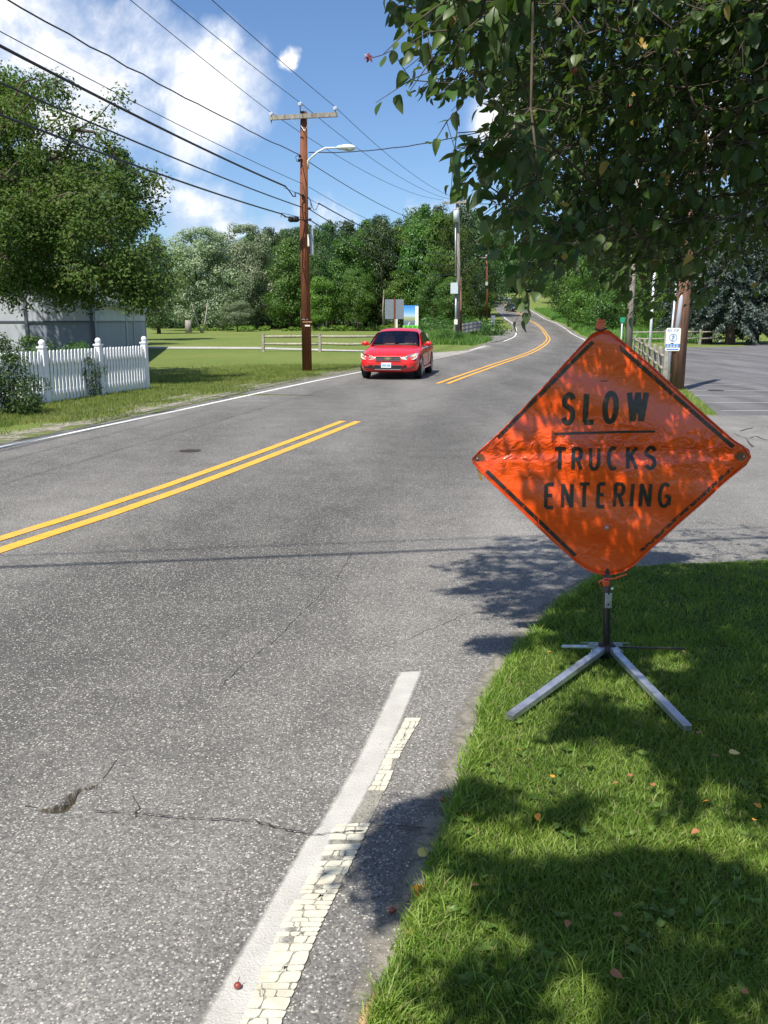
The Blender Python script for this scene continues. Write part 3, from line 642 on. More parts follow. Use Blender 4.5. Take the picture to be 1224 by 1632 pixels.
# worn dirt beside the lawn edge
V, UV, F = [], [], []
for i, (x, y) in enumerate(ragged(edge_w[:16], 0.01, 0.08)):
    V += [(x-0.13, y+0.03, 0.0075), (x-0.04, y+0.01, 0.0075), (x+0.14, y-0.04, 0.0075)]; UV += [(i*0.1, 0), (i*0.1, 0.5), (i*0.1, 0.95)]
    if i: b = 3*i-3; F += [[b, b+1, b+4, b+3], [b+1, b+2, b+5, b+4]]
link('dirt_strip', mesh_np('dirt_strip', V, F, False, UV), M['dirt'])['kind'] = 'structure'
def blades(n, sampler, hmin, hmax, wd, name, mat, parts=3):
    X, Y = sampler(n); n = len(X)
    Z = hgt(X, Y)+0.006
    cl = 0.5+0.5*np.sin(X*9.1+np.sin(Y*7.3)*1.7)*np.sin(Y*8.3+np.sin(X*5.1)*2.1)
    H = (hmin+(hmax-hmin)*RNG.random(n)**1.6)*(0.65+0.6*cl); A = RNG.random(n)*2*PI; L = (0.25+0.9*RNG.random(n))*H
    W = wd*(0.6+0.8*RNG.random(n)); dx, dy = np.cos(A)*L, np.sin(A)*L
    B = RNG.random(n)*PI; wx, wy = np.cos(B)*W/2, np.sin(B)*W/2
    if parts == 3:
        v = np.stack([np.stack([X-wx, Y-wy, Z], 1), np.stack([X+wx, Y+wy, Z], 1),
                      np.stack([X+dx*.4+wx*.8, Y+dy*.4+wy*.8, Z+H*.62], 1), np.stack([X+dx*.4-wx*.8, Y+dy*.4-wy*.8, Z+H*.62], 1),
                      np.stack([X+dx, Y+dy, Z+H*.95], 1)], 1).reshape(-1, 3)
        b = np.arange(n)*5; F = np.concatenate([np.stack([b, b+1, b+2], 1), np.stack([b, b+2, b+3], 1), np.stack([b+3, b+2, b+4], 1)])
    else:
        v = np.stack([np.stack([X-wx, Y-wy, Z], 1), np.stack([X+wx, Y+wy, Z], 1), np.stack([X+dx*.7, Y+dy*.7, Z+H], 1)], 1).reshape(-1, 3)
        b = np.arange(n)*3; F = np.stack([b, b+1, b+2], 1)
    o = link(name, mesh_np(name, v, F), mat); o['kind'] = 'stuff'; return o
lawn_np = [(-0.5, -2)] + edge_w + [(12, 5.5), (12, -2)]
def samp_lawn(n):
    u = RNG.random(n*3); Y = 1.55*((6.15/1.55)**(u)); X = RNG.random(n*3)*(0.50*Y+0.35)-0.1
    jx = RNG.normal(-0.008, 0.012, len(X)); k = inpoly_np(X+jx, Y, lawn_np); return X[k][:n], Y[k][:n]
o = blades(210000, samp_lawn, 0.016, 0.046, 0.0038, 'grass', M['grass']); tag(o, 'bright green uneven lawn grass under and around the orange sign stand', 'grass')
def samp_straw(n):
    X, Y = samp_lawn(n*2); k = np.sin(X*6.3+np.sin(Y*4.1)*2)*np.sin(Y*5.7+1) > .1; return X[k][:n], Y[k][:n]
o = blades(1300, samp_straw, 0.05, 0.10, 0.0035, 'grass', M['grass']); tag(o, 'scattered longer grass stalks standing above the mown lawn', 'grass')
def samp_edge(n):
    out = []
    e = np.array(edge_w); seg = RNG.integers(0, 15, n); t = RNG.random(n)[:, None]
    p = e[seg]*(1-t)+e[seg+1]*t; return p[:, 0]+np.abs(RNG.normal(0, 0.030, n))*RNG.choice([1, 1, 1, -0.45], n), p[:, 1]+RNG.normal(0, 0.03, n)
o = blades(7000, samp_edge, 0.03, 0.075, 0.0045, 'grass', M['grass']); tag(o, 'taller ragged grass fringe hanging over the asphalt edge', 'grass')
cl_y = np.array([p.y for p in CL[:-30]]); cl_x = np.array([p.x for p in CL[:-30]])
def samp_verge(n):
    u = RNG.random(n); Y = 10*((34/10)**u); off = 3.95+np.abs(RNG.normal(0, 1.0, n))*2.4+RNG.random(n)**3*2
    X = np.interp(Y, cl_y, cl_x)-off/0.967
    patch = np.sin(Y*2.1+1)+np.sin(Y*0.9+X*1.3)+RNG.normal(0, 0.7, n); k = (off > 5.0) | ((patch > -0.2) & (off > 4.35)) | (patch > 1.4)
    return X[k], Y[k]
o = blades(150000, samp_verge, 0.03, 0.09, 0.012, 'grass', M['grass_dry'], 1); tag(o, 'mown verge grass between the left road edge and the white picket fence', 'grass')
def samp_isl(n):
    Y = 15.4+RNG.random(n)*9; X = np.interp(Y, cl_y, cl_x)+4.1+RNG.random(n)*3.6
    isl = [(3.3, 15.3), tuple(G(1143, 661)[:2]), tuple(G(1088, 617)[:2]), tuple(G(1062, 598)[:2]), (6.4, 25), (5.0, 22)]
    k = inpoly_np(X, Y, isl); return X[k], Y[k]
o = blades(40000, samp_isl, 0.03, 0.08, 0.012, 'grass', M['grass_dry'], 1); tag(o, 'wedge of grass at the foot of the brown pole beside the parking lot', 'grass')
def samp_bank(n):
    Y = 58+RNG.random(n)*26; X = 2.6+RNG.random(n)*6.2; k = (X < np.interp(Y, cl_y, cl_x)-4.4) & (Y > 60.5-0.4*X); return X[k], Y[k]
o = blades(30000, samp_bank, 0.15, 0.55, 0.05, 'roadside_weeds', M['weed'], 1); tag(o, 'tall pale weeds on the bank beneath the box-carrying pole', 'weeds')
def samp_rbank(n):
    Y = 70+RNG.random(n)**1.3*120; X = cxr(Y)+4.3+np.abs(RNG.normal(0, 3.5, n)); return X, Y
o = blades(40000, samp_rbank, 0.2, 0.8, 0.08, 'roadside_weeds', M['weed'], 1); tag(o, 'long bright weeds along the right bank where the road climbs', 'weeds')
# broad-leaved lawn weeds (rosettes of a few leaves)
LT = np.array([0, .08, .24, .46, .72, 1.0]); LW = np.array([0.01, .19, .33, .345, .235, 0.0])
def leaf_template(fold=0.25, curl=0.22, tooth=0.02):
    V = [(t, 0, -curl*t*t) for t in LT]; n = len(LT); 
    for s in (1, -1):
        for t, w_ in list(zip(LT, LW))[1:-1]: V.append((t, s*w_, -curl*t*t+fold*w_))
    F = []
    for s, b in ((1, n), (-1, n+4)):
        ch = [0]+[b+i for i in range(4)]+[n-1]
        for i in range(n-1):
            q = [i, i+1, ch[i+1], ch[i]]; q = [x for k, x in enumerate(q) if x not in q[:k]]
            if s < 0: q = q[::-1]
            if len(q) == 3: F.append(q)
            else: F += [[q[0], q[1], q[2]], [q[0], q[2], q[3]]]
    return np.array(V), np.array([f for f in F if len(set(f)) == 3])
LV, LF = leaf_template()
def leaf_mats(pos, dirv, nrm, size):
    """arrays -> rotation frames (n,3,3) columns = x,y,z axes scaled"""
    d = dirv/np.linalg.norm(dirv, axis=1, keepdims=True); y = np.cross(nrm, d); y /= np.linalg.norm(y, axis=1, keepdims=True)+1e-9; z = np.cross(d, y)
    return np.stack([d, y, z], 2)*size[:, None, None]
def leaves_mesh(name, pos, Rm, wmul=None):
    L = LV[None].repeat(len(pos), 0).copy()
    if wmul is not None:
        L[:, :, 1] *= wmul[:, None]; r_ = RNG.random((len(pos), 1)); L[:, :, 2] = L[:, :, 2]*(r_*3.2-0.4)+(RNG.random((len(pos), 1))-.5)*0.9*L[:, :, 1]*L[:, :, 0]; L[:, :, 1] += 0.10*(RNG.random((len(pos), 1))-.5)*np.sin(L[:, :, 0]*PI)
    V = np.einsum('nij,nkj->nki', Rm, L)+pos[:, None]; n = len(pos)
    F = (LF[None]+(np.arange(n)*len(LV))[:, None, None]).reshape(-1, 3)
    return mesh_np(name, V.reshape(-1, 3), F, True)
rw = random.Random(21); pos, dr, sz = [], [], []
for k in range(110):
    px, py = rw.uniform(700, 1220), rw.uniform(1060, 1600); c = G(px, py)
    if not inpoly(c.x, c.y, lawn_np): continue
    for q in range(rw.randint(4, 7)):
        a = rw.uniform(0, 2*PI); pos.append((c.x, c.y, 0.03)); dr.append((math.cos(a), math.sin(a), rw.uniform(0.3, 0.9))); sz.append(rw.uniform(0.012, 0.03))
pos, dr, sz = map(np.array, (pos, dr, sz)); Rm = leaf_mats(pos, dr, np.tile([0, 0, 1.0], (len(pos), 1))+RNG.normal(0, .15, (len(pos), 3)), sz)
o = link('lawn_weeds', leaves_mesh('lawn_weeds', pos, Rm), M['weed']); tag(o, 'broad-leaved clover and plantain scattered through the lawn', 'weeds', kind='stuff')

# ------------------------------------------------------------------ branching helper
def grow(anchors, trunk_nodes, rbase, rtip, seedv=0, droop=0.05, cap=None):
    """attach anchors outward from the trunk, return tube mesh builder; anchors are Vectors"""
    nodes = [Vector(p) for p in trunk_nodes]; par = [-1]+list(range(len(nodes)-1)); org = nodes[-1]
    rq = random.Random(seedv)
    arr = np.array([tuple(n_) for n_ in nodes])
    order = sorted(anchors, key=lambda a: min((a-n_).length for n_ in nodes))
    L = [list(a_) for a_ in arr]
    for a in order:
        A = np.array(L); d = np.linalg.norm(A-np.array(a), axis=1); 
        d0 = np.linalg.norm(A-np.array(org), axis=1); j = int(np.argmin(d+0.25*d0)); dist = d[j]
        nseg = max(1, min(4, int(dist/0.35))); prev = j; pj = Vector(L[j])
        for s in range(1, nseg+1):
            t = s/nseg; q = pj.lerp(a, t); 
            if s < nseg: q += Vector((rq.gauss(0, .09), rq.gauss(0, .09), rq.gauss(0, .06)+math.sin(PI*t)*droop))*dist*0.6
            L.append(list(q)); par.append(prev); prev = len(L)-1
    n = len(L); cnt = [0]*n; ch = [0]*n
    for i in range(n-1, -1, -1):
        cnt[i] += 1
        if par[i] >= 0: cnt[par[i]] += cnt[i]
    mx = max(cnt); rad = [max(rtip, rbase*(c/mx)**0.5) for c in cnt]
    if cap: rad = [min(r, cap[1]) if L[i][2] < cap[0] and i >= len(trunk_nodes) else r for i, r in enumerate(rad)]
    mb = MB()
    for i in range(n):
        if par[i] >= 0:
            r1 = rad[i]; r0 = min(rad[par[i]], r1*1.35+0.002) if par[i] >= len(trunk_nodes) or i >= len(trunk_nodes) else rad[par[i]]
            mb.tube([L[par[i]], L[i]], [r0, r1], 7 if r1 > 0.03 else 4, caps=False)
    return mb

SY = 4.05
# ------------------------------------------------------------------ near tree at right whose branches hang into view
canopy = [(665, -70), (645, 10), (655, 60), (685, 88), (672, 122), (705, 145), (745, 138), (800, 140), (835, 165), (755, 195), (740, 228), (775, 262), (815, 250), (798, 300), (790, 330), (812, 352),
          (835, 392), (835, 425), (850, 440), (880, 420), (915, 395), (955, 425), (985, 470), (1040, 478), (1080, 440), (1115, 478), (1165, 450), (1224, 455), (1330, 420), (1330, -70)]
dark = [[(690, 905), (770, 880), (780, 845), (860, 850), (950, 872), (1110, 885), (1060, 905), (960, 930), (900, 985), (850, 1000), (790, 985), (760, 960), (700, 940), (750, 925)],
        [(750, 1018), (830, 1008), (845, 1045), (765, 1038)], [(562, 1400), (590, 1330), (625, 1275), (700, 1258), (745, 1250), (730, 1330), (705, 1400), (665, 1478), (595, 1485), (610, 1430)], [(520, 1612), (600, 1600), (590, 1650), (520, 1650)],
        [(960, 925), (1060, 905), (1230, 898), (1230, 1660), (600, 1660), (650, 1510), (735, 1255), (820, 1055)]]
bright = [[(812, 1060), (870, 1025), (940, 1050), (1000, 1075), (1040, 1090), (1060, 1130), (990, 1130), (930, 1120), (880, 1165), (780, 1190), (780, 1130)],
          [(1045, 1040), (1100, 1045), (1095, 1072), (1040, 1068)], [(930, 975), (975, 985), (940, 1010)], [(775, 1185), (870, 1175), (900, 1200), (960, 1190), (1040, 1205), (1070, 1260), (1060, 1290), (980, 1300), (950, 1275), (900, 1262), (880, 1285), (840, 1285), (825, 1250), (755, 1240)],
          [(715, 1325), (760, 1308), (880, 1335), (960, 1310), (1060, 1305), (1224, 1320), (1224, 1385), (1080, 1345), (980, 1345), (900, 1375), (800, 1352), (720, 1365)], [(1125, 1250), (1165, 1245), (1170, 1285), (1130, 1290)],
          [(690, 1385), (740, 1390), (760, 1440), (760, 1520), (690, 1540), (655, 1510)], [(780, 1478), (850, 1470), (860, 1505), (780, 1520)], [(635, 1590), (700, 1580), (720, 1640), (620, 1650)],
          [(1060, 1480), (1095, 1475), (1110, 1500), (1065, 1505)], [(890, 1560), (960, 1565), (940, 1610), (880, 1600)], [(1170, 1590), (1210, 1590), (1210, 1625), (1170, 1620)]]
def shade_ok(x, y, z):
    gx, gy = x+KX*z, y+KY*z
    if gy < 1.7: return True
    px, py = proj(gx, gy, 0.0)
    if px > 1226: return gy < 6.2
    if px < -20: return False
    for b in bright:
        if inpoly(px, py, b): return False
    for d in dark:
        if inpoly(px, py, d): return True
    return False
def sun_on_sign(x, y, z):
    t = (SY-y)/KY; qx, qz = x+KX*t, z-t
    return y < SY and abs(qx-1.04)/.72+abs(qz-1.03)/.68 < 1
def clear(x, y, z): return all(shade_ok(x+a, y+b, z) for a, b in ((.045, 0), (-.045, 0), (0, .055), (0, -.055)))
rt = random.Random(5); anchors = []; visible = []
tries = 0
while len(visible) < 2250 and tries < 60000:
    tries += 1
    px, py = rt.uniform(590, 1300), rt.uniform(-60, 512)
    if not inpoly(px, py, canopy): continue
    if py > 395 and rt.random() < 0.62: continue
    if px > 1130 and py > 270 and rt.random() < 0.68: continue
    lo = (2.3 if px < 860 else 3.1) if py < 420 else (2.9 if px < 900 else 3.3)
    Y = rt.uniform(lo, 5.4); p = P(px, py, Y)
    if px < 800 and Y > 3.6: continue
    if p.z < 1.5 or p.z > 4.6: continue
    if not shade_ok(*p) and rt.random() < 0.93: continue
    if sun_on_sign(*p) and rt.random() < .55: continue
    visible.append(p)
tries = 0; hidden = []  # unseen twigs of the crown, placed so their shade fills the dark outlines
while len(hidden) < 3300 and tries < 150000:
    tries += 1
    if rt.random() < .85:
        di = rt.choices(range(5), (.20, .06, .09, .02, .63))[0]; D_ = dark[di]
        while True:
            gx = rt.uniform(-0.5, 3.2); gy = rt.uniform(1.7, 6.6); px, py = proj(gx, gy, 0)
            if inpoly(px, py, D_) and not (di == 4 and gy > 4.4 and rt.random() < .75): break
        z = rt.uniform(2.3, 5.4); x = gx-KX*z+rt.gauss(0, .04); y = gy-KY*z+rt.gauss(0, .04)
    else:
        x = rt.uniform(-2.6, 6.5); y = rt.uniform(-2.5, 4.8); z = rt.uniform(2.4, 5.6)
    if ((x-2.2)/4.6)**2+((y-1.5)/4.6)**2+((z-3.5)/2.4)**2 > 1: continue
    if y > 0.3:
        a, b = proj(x, y, z)
        if b > -75 and -60 < a < 1330: continue
    if not clear(x, y, z): continue
    if sun_on_sign(x, y, z) and rt.random() < .78: continue
    hidden.append(Vector((x, y, z)))
print('tree twigs', len(visible), len(hidden))
extra = [P(625, 80, 2.7), P(608, 88, 2.7), P(590, 93, 2.7), P(655, 128, 2.75), P(725, 238, 2.7), P(712, 195, 2.7), P(840, 474, 2.95), P(850, 462, 2.95), P(832, 448, 2.95)]
trunk_nodes = [(3.9, 1.9, 0.0), (3.88, 1.95, 0.6), (3.8, 2.0, 1.2), (3.68, 2.0, 1.8), (3.5, 2.05, 2.5)]
limbs = [Vector(p) for p in ((2.9, 2.4, 3.0), (2.3, 2.8, 3.2), (1.7, 3.0, 3.15), (1.1, 3.1, 2.9), (3.2, 3.3, 3.0), (2.7, 4.0, 3.0), (2.2, 1.2, 3.4), (3.0, .6, 3.5), (4.6, 1.2, 3.3), (5.2, 2.4, 3.5))]
tree = thing('crab_apple_tree', 'leafy crab apple tree overhanging from the right above the orange sign', 'tree', (3.9, 1.9, 0))
def under(o, root): o.parent = root; o.matrix_parent_inverse = Matrix.Translation(-Vector(root.location)); return o
all_tw = limbs+extra[:0]+hidden+visible+extra
mb = grow(all_tw, trunk_nodes, 0.060, 0.0014, 4, droop=0.12, cap=(3.7, .0050))
mb.build('branch', M['twig']); tb = bpy.data.objects['branch']; under(tb, tree); tb['kind'] = 'stuff'
tk = MB().tube(trunk_nodes, [0.19, 0.16, 0.15, 0.14, 0.12], 12); under(tk.build('trunk', M['bark']), tree)
pos, dr, nm, sz, wm = [], [], [], [], []; twig_mb = MB(); ctrv = Vector((3.4, 2.0, 3.3))
def twig(p, n, sparse=False):
    out = (p-ctrv); out.z = 0; out = out.normalized() if out.length > 0.1 else Vector((1, 0, 0))
    d = (out*rt.uniform(0.2, 1.0)+Vector((rt.gauss(0, .5), rt.gauss(0, .5), rt.uniform(-1.0, 0.25)))).normalized(); ln = rt.uniform(0.10, 0.26)
    a = p-d*ln*0.5; b = p+d*ln*0.5+Vector((0, 0, -0.02)); mid = (a+b)/2+Vector((0, 0, 0.012)); twig_mb.tube([a, mid, b], [0.0022, 0.0018, 0.001], 4, caps=False)
    big = rt.uniform(0.75, 1.25)*(0.72 if p.y > 3.6 else 1.0)
    for k in range(n):
        t = (k+0.6)/n; q = a.lerp(b, t); ang = k*2.4+rt.uniform(-.5, .5); sd_ = d.orthogonal().normalized(); sd_ = Matrix.Rotation(ang, 3, d) @ sd_
        ld = (d*rt.uniform(.1, .8)+sd_*rt.uniform(.5, 1.0)+Vector((0, 0, rt.uniform(-1.1, -.1)))).normalized()
        pos.append(tuple(q+ld*0.012)); dr.append(tuple(ld)); nm.append((rt.gauss(0, .55), rt.gauss(0, .55), 1.0)); sz.append(rt.uniform(0.028, 0.057)*big); wm.append(rt.uniform(.82, 1.2))
for p in visible: twig(p, rt.randint(6, 9))
for p in hidden: twig(p, rt.randint(6, 9))
for i, p in enumerate(extra):
    if i in (0, 1, 2): continue
    twig(p, rt.randint(4, 6))
o = under(twig_mb.build('twig', M['twig']), tree); o['kind'] = 'stuff'
pos, dr, nm, sz, wm = map(np.array, (pos, dr, nm, sz, wm))
bad = np.abs(np.einsum('ij,ij->i', dr, nm/np.linalg.norm(nm, axis=1, keepdims=True))) > .95; nm[bad] = (1, 0, .3)
Rm = leaf_mats(pos, dr, nm, sz)
# the leaves that show largest are parts of their own
fp = [proj(*p) for p in pos]; show = np.array([(sz[i]/max(pos[i][1], .5)) if (pos[i][1] > 1 and -5 < fp[i][0] < 1229 and -5 < fp[i][1] < 1637) else 0 for i in range(len(pos))])
isol = np.argsort(-show)[:295]; keep = np.ones(len(pos), bool); keep[isol] = False
o = under(link('leaf_mass', leaves_mesh('leaf_mass', pos[keep], Rm[keep], wm[keep]), M['leaf_fg']), tree); o['kind'] = 'stuff'
LEAFME = mesh_np('leaf', LV, LF, True); LEAFME.materials.append(M['leaf_fg'])
for i in isol:
    o = bpy.data.objects.new('leaf', LEAFME); COL.objects.link(o); o.parent = tree
    m4 = Matrix([[Rm[i][a][b]*(wm[i] if b == 1 else 1) for b in range(3)]+[0] for a in range(3)]+[[0, 0, 0, 1]]); m4.translation = Vector(pos[i])-Vector(tree.location); o.matrix_local = m4
for q in range(7):
    a = q*0.9; m = MB(); 
pr_ = P(588, 92, 2.7); rm = leaf_mats(np.array([tuple(pr_)]*6), np.array([(math.cos(a), .3*math.sin(a*2), math.sin(a)) for a in (0.6, 1.5, 2.4, 3.3, 4.2, 5.4)]), np.tile([0, -1.0, .3], (6, 1)), np.full(6, .015))
o = under(link('young_leaf', leaves_mesh('young_leaf', np.array([tuple(pr_)]*6), rm, np.full(6, .7)), M['leaf_red']), tree); o['kind'] = 'stuff'
for (a, b, Y) in ((808, 24, 2.9), (915, 112, 3.0), (812, 72, 3.0), (1005, 170, 3.6), (868, 245, 3.2), (1100, 295, 3.5)):
    p = P(a, b, Y); m = MB().ball(p, 0.011, (1, 1, 0.92), 10, 8); m.tube([p+Vector((0, 0, 0.009)), p+Vector((0.004, 0, 0.04))], 0.0011, 4); under(m.build('fruit', M['fruit']), tree)

# ------------------------------------------------------------------ the roll-up sign
def S2(px, py): p = P(px, py, SY); return p.x, p.z
sx0, sz0 = S2(972, 722)
sign = thing('roll_up_sign', 'orange diamond roll-up sign reading SLOW TRUCKS ENTERING on a folding metal stand', 'traffic sign', (sx0, SY, 0))
def wave(x, z):     # bow and creases of the vinyl; x,z measured from the sign's centre
    return 0.018*math.cos(x*3.0)+0.006*math.sin(x*17+z*6)*math.exp(-(z/0.10)**2)+0.004*math.sin(z*23+x*8)+0.010*math.exp(-(z/0.03)**2)
outl = [S2(a, b) for a, b in ((960, 524), (975, 528), (1040, 583), (1110, 648), (1170, 702), (1193, 716), (1196, 728), (1188, 741), (1150, 774), (1090, 830), (1040, 875), (1020, 897), (1003, 911), (985, 917), (962, 919), (940, 912), (925, 903), (880, 863), (820, 805), (770, 757), (753, 738), (752, 731), (765, 718), (830, 655), (900, 580), (944, 532))]
outl = [(x-sx0, z-sz0) for x, z in outl]; cz = 0.0
def panel_mesh():
    pts = []
    for (a, b), (c2, d2) in zip(outl, outl[1:]+outl[:1]):
        n = max(1, int(math.hypot(c2-a, d2-b)/0.025))
        for k in range(n): pts.append((a+(c2-a)*k/n, b+(d2-b)*k/n))
    m = len(pts); rings = 22; V = [(0, wave(0, 0), 0)]; F = []
    for r_ in range(1, rings+1):
        for (x, z) in pts: V.append((x*r_/rings, wave(x*r_/rings, z*r_/rings), z*r_/rings))
    mbp = MB(); mbp.v = V
    for i in range(m): mbp.f.append([0, 1+i, 1+(i+1) % m]); mbp.sm.append(True)
    for r_ in range(1, rings):
        for i in range(m):
            a = 1+(r_-1)*m; b = 1+r_*m; j = (i+1) % m; mbp.f.append([a+i, b+i, b+j, a+j]); mbp.sm.append(True)
    return mbp, pts
mbp, outpts = panel_mesh(); pan = mbp.build('sign_panel', M['vinyl'], sign); pan.location = (0, 0, sz0)
md = pan.modifiers.new('th', 'SOLIDIFY'); md.thickness = 0.002; md.offset = 1.0
# hem along the rim
hem = MB().tube([(x*0.995, wave(x, z)-0.001, z*0.995) for x, z in outpts[::2]]+[(outpts[0][0]*.995, wave(*outpts[0])-0.001, outpts[0][1]*.995)], 0.0035, 6, False)
hm = hem.build('hem', M['vinyl'], sign); hm.location = (0, 0, sz0)
# letters by strokes (unit box, cap height 1)
def arc(cx, cy, rx, ry, a0, a1, n=10): return [(cx+rx*math.cos(R(a0+(a1-a0)*k/n)), cy+ry*math.sin(R(a0+(a1-a0)*k/n))) for k in range(n+1)]
GL = {'S': [[(x, y) for x, y in arc(.5, .74, .42, .26, 20, 200, 10)]+arc(.5, .27, .42, .27, 60, -160, 12)[0:]],
      'L': [[(.08, 1), (.08, .06), (.08, .0)], [(.0, .0), (1, .0)]], 'O': [arc(.5, .5, .46, .5, 0, 360, 24)],
      'W': [[(0, 1), (.25, 0)], [(.25, 0), (.5, 1)], [(.5, 1), (.75, 0)], [(.75, 0), (1, 1)]], 'T': [[(0, 1), (1, 1)], [(.5, 1), (.5, 0)]],
      'R': [[(.06, 0), (.06, 1)], [(.06, 1), (.55, 1)]+arc(.55, .75, .38, .25, 90, -90, 8)+[(.06, .5)], [(.5, .5), (.96, 0)]],
      'U': [[(.06, 1), (.06, .35)]+arc(.5, .35, .44, .35, 180, 360, 10)+[(.94, 1)]], 'C': [arc(.52, .5, .46, .5, 55, 305, 18)],
      'K': [[(.06, 0), (.06, 1)], [(.92, 1), (.1, .42)], [(.38, .6), (.96, 0)]], 'E': [[(.08, 0), (.08, 1)], [(.08, 1), (.95, 1)], [(.08, .52), (.8, .52)], [(.08, 0), (.95, 0)]],
      'N': [[(.06, 0), (.06, 1)], [(.06, 1), (.94, 0)], [(.94, 0), (.94, 1)]], 'I': [[(.5, 0), (.5, 1)]], 'G': [arc(.52, .5, .46, .5, 50, 350, 20)+[(.97, .45)], [(.55, .46), (1.0, .46)], [(.95, .46), (.95, .06)]],
      'B': [[(.06, 0), (.06, 1)], [(.06, 1), (.5, 1)]+arc(.5, .76, .36, .24, 90, -90, 6)+[(.06, .52)], [(.5, .52)]+arc(.5, .26, .42, .26, 90, -90, 6)+[(.06, 0)]],
      'P': [[(.06, 0), (.06, 1)], [(.06, 1), (.55, 1)]+arc(.55, .74, .38, .26, 90, -90, 8)+[(.06, .48)]]}
def strokes(polys, th, fn, dense=0.012):
    """flat ribbons for each stroke, mapped through fn(x,z)->(x,y,z), 3 rows wide"""
    mbq = MB()
    for li, poly in enumerate(polys):
        pts = []
        for (a, b), (c2, d2) in zip(poly, poly[1:]):
            n = max(1, int(math.hypot(c2-a, d2-b)/dense)); pts += [(a+(c2-a)*k/n, b+(d2-b)*k/n) for k in range(n)]
        pts.append(poly[-1]); b0 = len(mbq.v)
        closed = math.hypot(pts[0][0]-pts[-1][0], pts[0][1]-pts[-1][1]) < 1e-6
        for i, (x, z) in enumerate(pts):
            a = pts[i-1] if i else (pts[-2] if closed else pts[0]); c = pts[i+1] if i < len(pts)-1 else (pts[1] if closed else pts[-1])
            dx, dz = c[0]-a[0], c[1]-a[1]; L = math.hypot(dx, dz) or 1; nx_, nz_ = -dz/L*th/2, dx/L*th/2
            for s in (-1, 0, 1): mbq.v.append(fn(x+s*nx_, z+s*nz_, li))
            if i:
                q = b0+3*(i-1)
                for s in (0, 1): mbq.f.append([q+s, q+s+1, q+s+4, q+s+3]); mbq.sm.append(True)
    return mbq
def glyph_on_sign(ch, x0, x1, ytop, ybot, th=0.0155):
    ax, az = S2(x0, ybot); bx3, bz3 = S2(x1, ytop); ax -= sx0; bx3 -= sx0; az -= sz0; bz3 -= sz0; w_ = bx3-ax; h_ = bz3-az; pad = th/2
    polys = [[(ax+pad+(w_-2*pad)*u, az+pad+(h_-2*pad)*v) for u, v in pl_] for pl_ in GL[ch]]
    mbq = strokes(polys, th, lambda x, z, li: (x, wave(x, z)-0.0022-0.0003*li, z)); o = mbq.build('letter', M['print'], sign); o.location = (0, 0, sz0); return o
for ch, a, b in (('S', 893, 921), ('L', 928, 954), ('O', 959, 990), ('W', 998, 1037)): glyph_on_sign(ch, a, b, 625-(a-890)*0.030, 679-(a-890)*0.030, 0.0245)
for ch, a, b in (('T', 881, 906), ('R', 910, 932), ('U', 937, 960), ('C', 967, 990), ('K', 998, 1022), ('S', 1027, 1051)): glyph_on_sign(ch, a, b, 713-(a-880)*0.012, 752-(a-880)*0.012, 0.0168)
for ch, a, b in (('E', 866, 887), ('N', 893, 917), ('T', 921, 944), ('E', 950, 970), ('R', 977, 1000), ('I', 1005, 1013), ('N', 1018, 1042), ('G', 1047, 1073)): glyph_on_sign(ch, a, b, 770-(a-866)*0.006, 812-(a-866)*0.006, 0.0165)
def bar(pa, pb, th, nm_, mat, uv=False):
    a, b = S2(*pa), S2(*pb); polys = [[(a[0]-sx0, a[1]-sz0), (b[0]-sx0, b[1]-sz0)]]
    mbq = strokes(polys, th, lambda x, z, li: (x, wave(x, z)-0.0021, z)); o = mbq.build(nm_, mat, sign); o.location = (0, 0, sz0)
    if uv:
        me = o.data; l = me.uv_layers.new(name='UVMap'); pa_ = Vector((polys[0][0][0], 0, polys[0][0][1]))
        for lp in me.loops: l.data[lp.index].uv = ((me.vertices[lp.vertex_index].co-pa_).length, 0.5)
    return o
bar((885, 692), (1045, 688), 0.0105, 'underline', M['print']); bar((958, 608), (970, 607.5), 0.004, 'small_mark', M['print'])
bar((946, 545), (793, 697), 0.0175, 'border_stripe', M['border'], True); bar((988, 553), (1168, 712), 0.0175, 'border_stripe', M['border'], True)
bar((775, 750), (918, 887), 0.0175, 'border_stripe', M['border'], True); bar((1022, 880), (1168, 745), 0.016, 'border_stripe', M['border_worn'], True)
def on_sign(px, py, dy=0): x, z = S2(px, py); return Vector((x-sx0, wave(x-sx0, z-sz0)+dy, z))
p = on_sign(968, 842, -0.004); m = MB().ball(p, 0.010, (1, .35, 1), 10, 6); m.build('rivet', M['galv'], sign)
for (a, b, s) in ((765, 731, -1), (1180, 727, 1)):          # stitched corner pockets with the rod end and bolt
    c = on_sign(a, b, -0.004)
    m = MB().poly([c+Vector(q) for q in ((-.026, 0, .0), (-.012, 0, -.020), (.012, 0, -.020), (.026, 0, 0), (.012, 0, .020), (-.012, 0, .020))][::-1], .002, (0, -1, 0)); m.build('corner_pocket', M['pocket'], sign)
    MB().ball(c+Vector((0.012*s, -.004, 0)), .0055, (1, .6, 1), 8, 6).build('corner_bolt', M['galv'], sign)
c = on_sign(958, 520, 0.0); MB().box(c+Vector((0, -.006, 0)), (.040, .014, .046)).build('corner_pocket', M['vinyl'], sign, bevel=.006)
MB().tube([c+Vector((-.026, -.01, -.012)), c+Vector((0, -.02, -.020)), c+Vector((.03, -.01, -.008))], .004, 6).build('tie', M['mast'], sign)
MB().box(c+Vector((0, -.008, .024)), (.030, .018, .016)).build('corner_bolt', M['vinyl'], sign, bevel=.004)
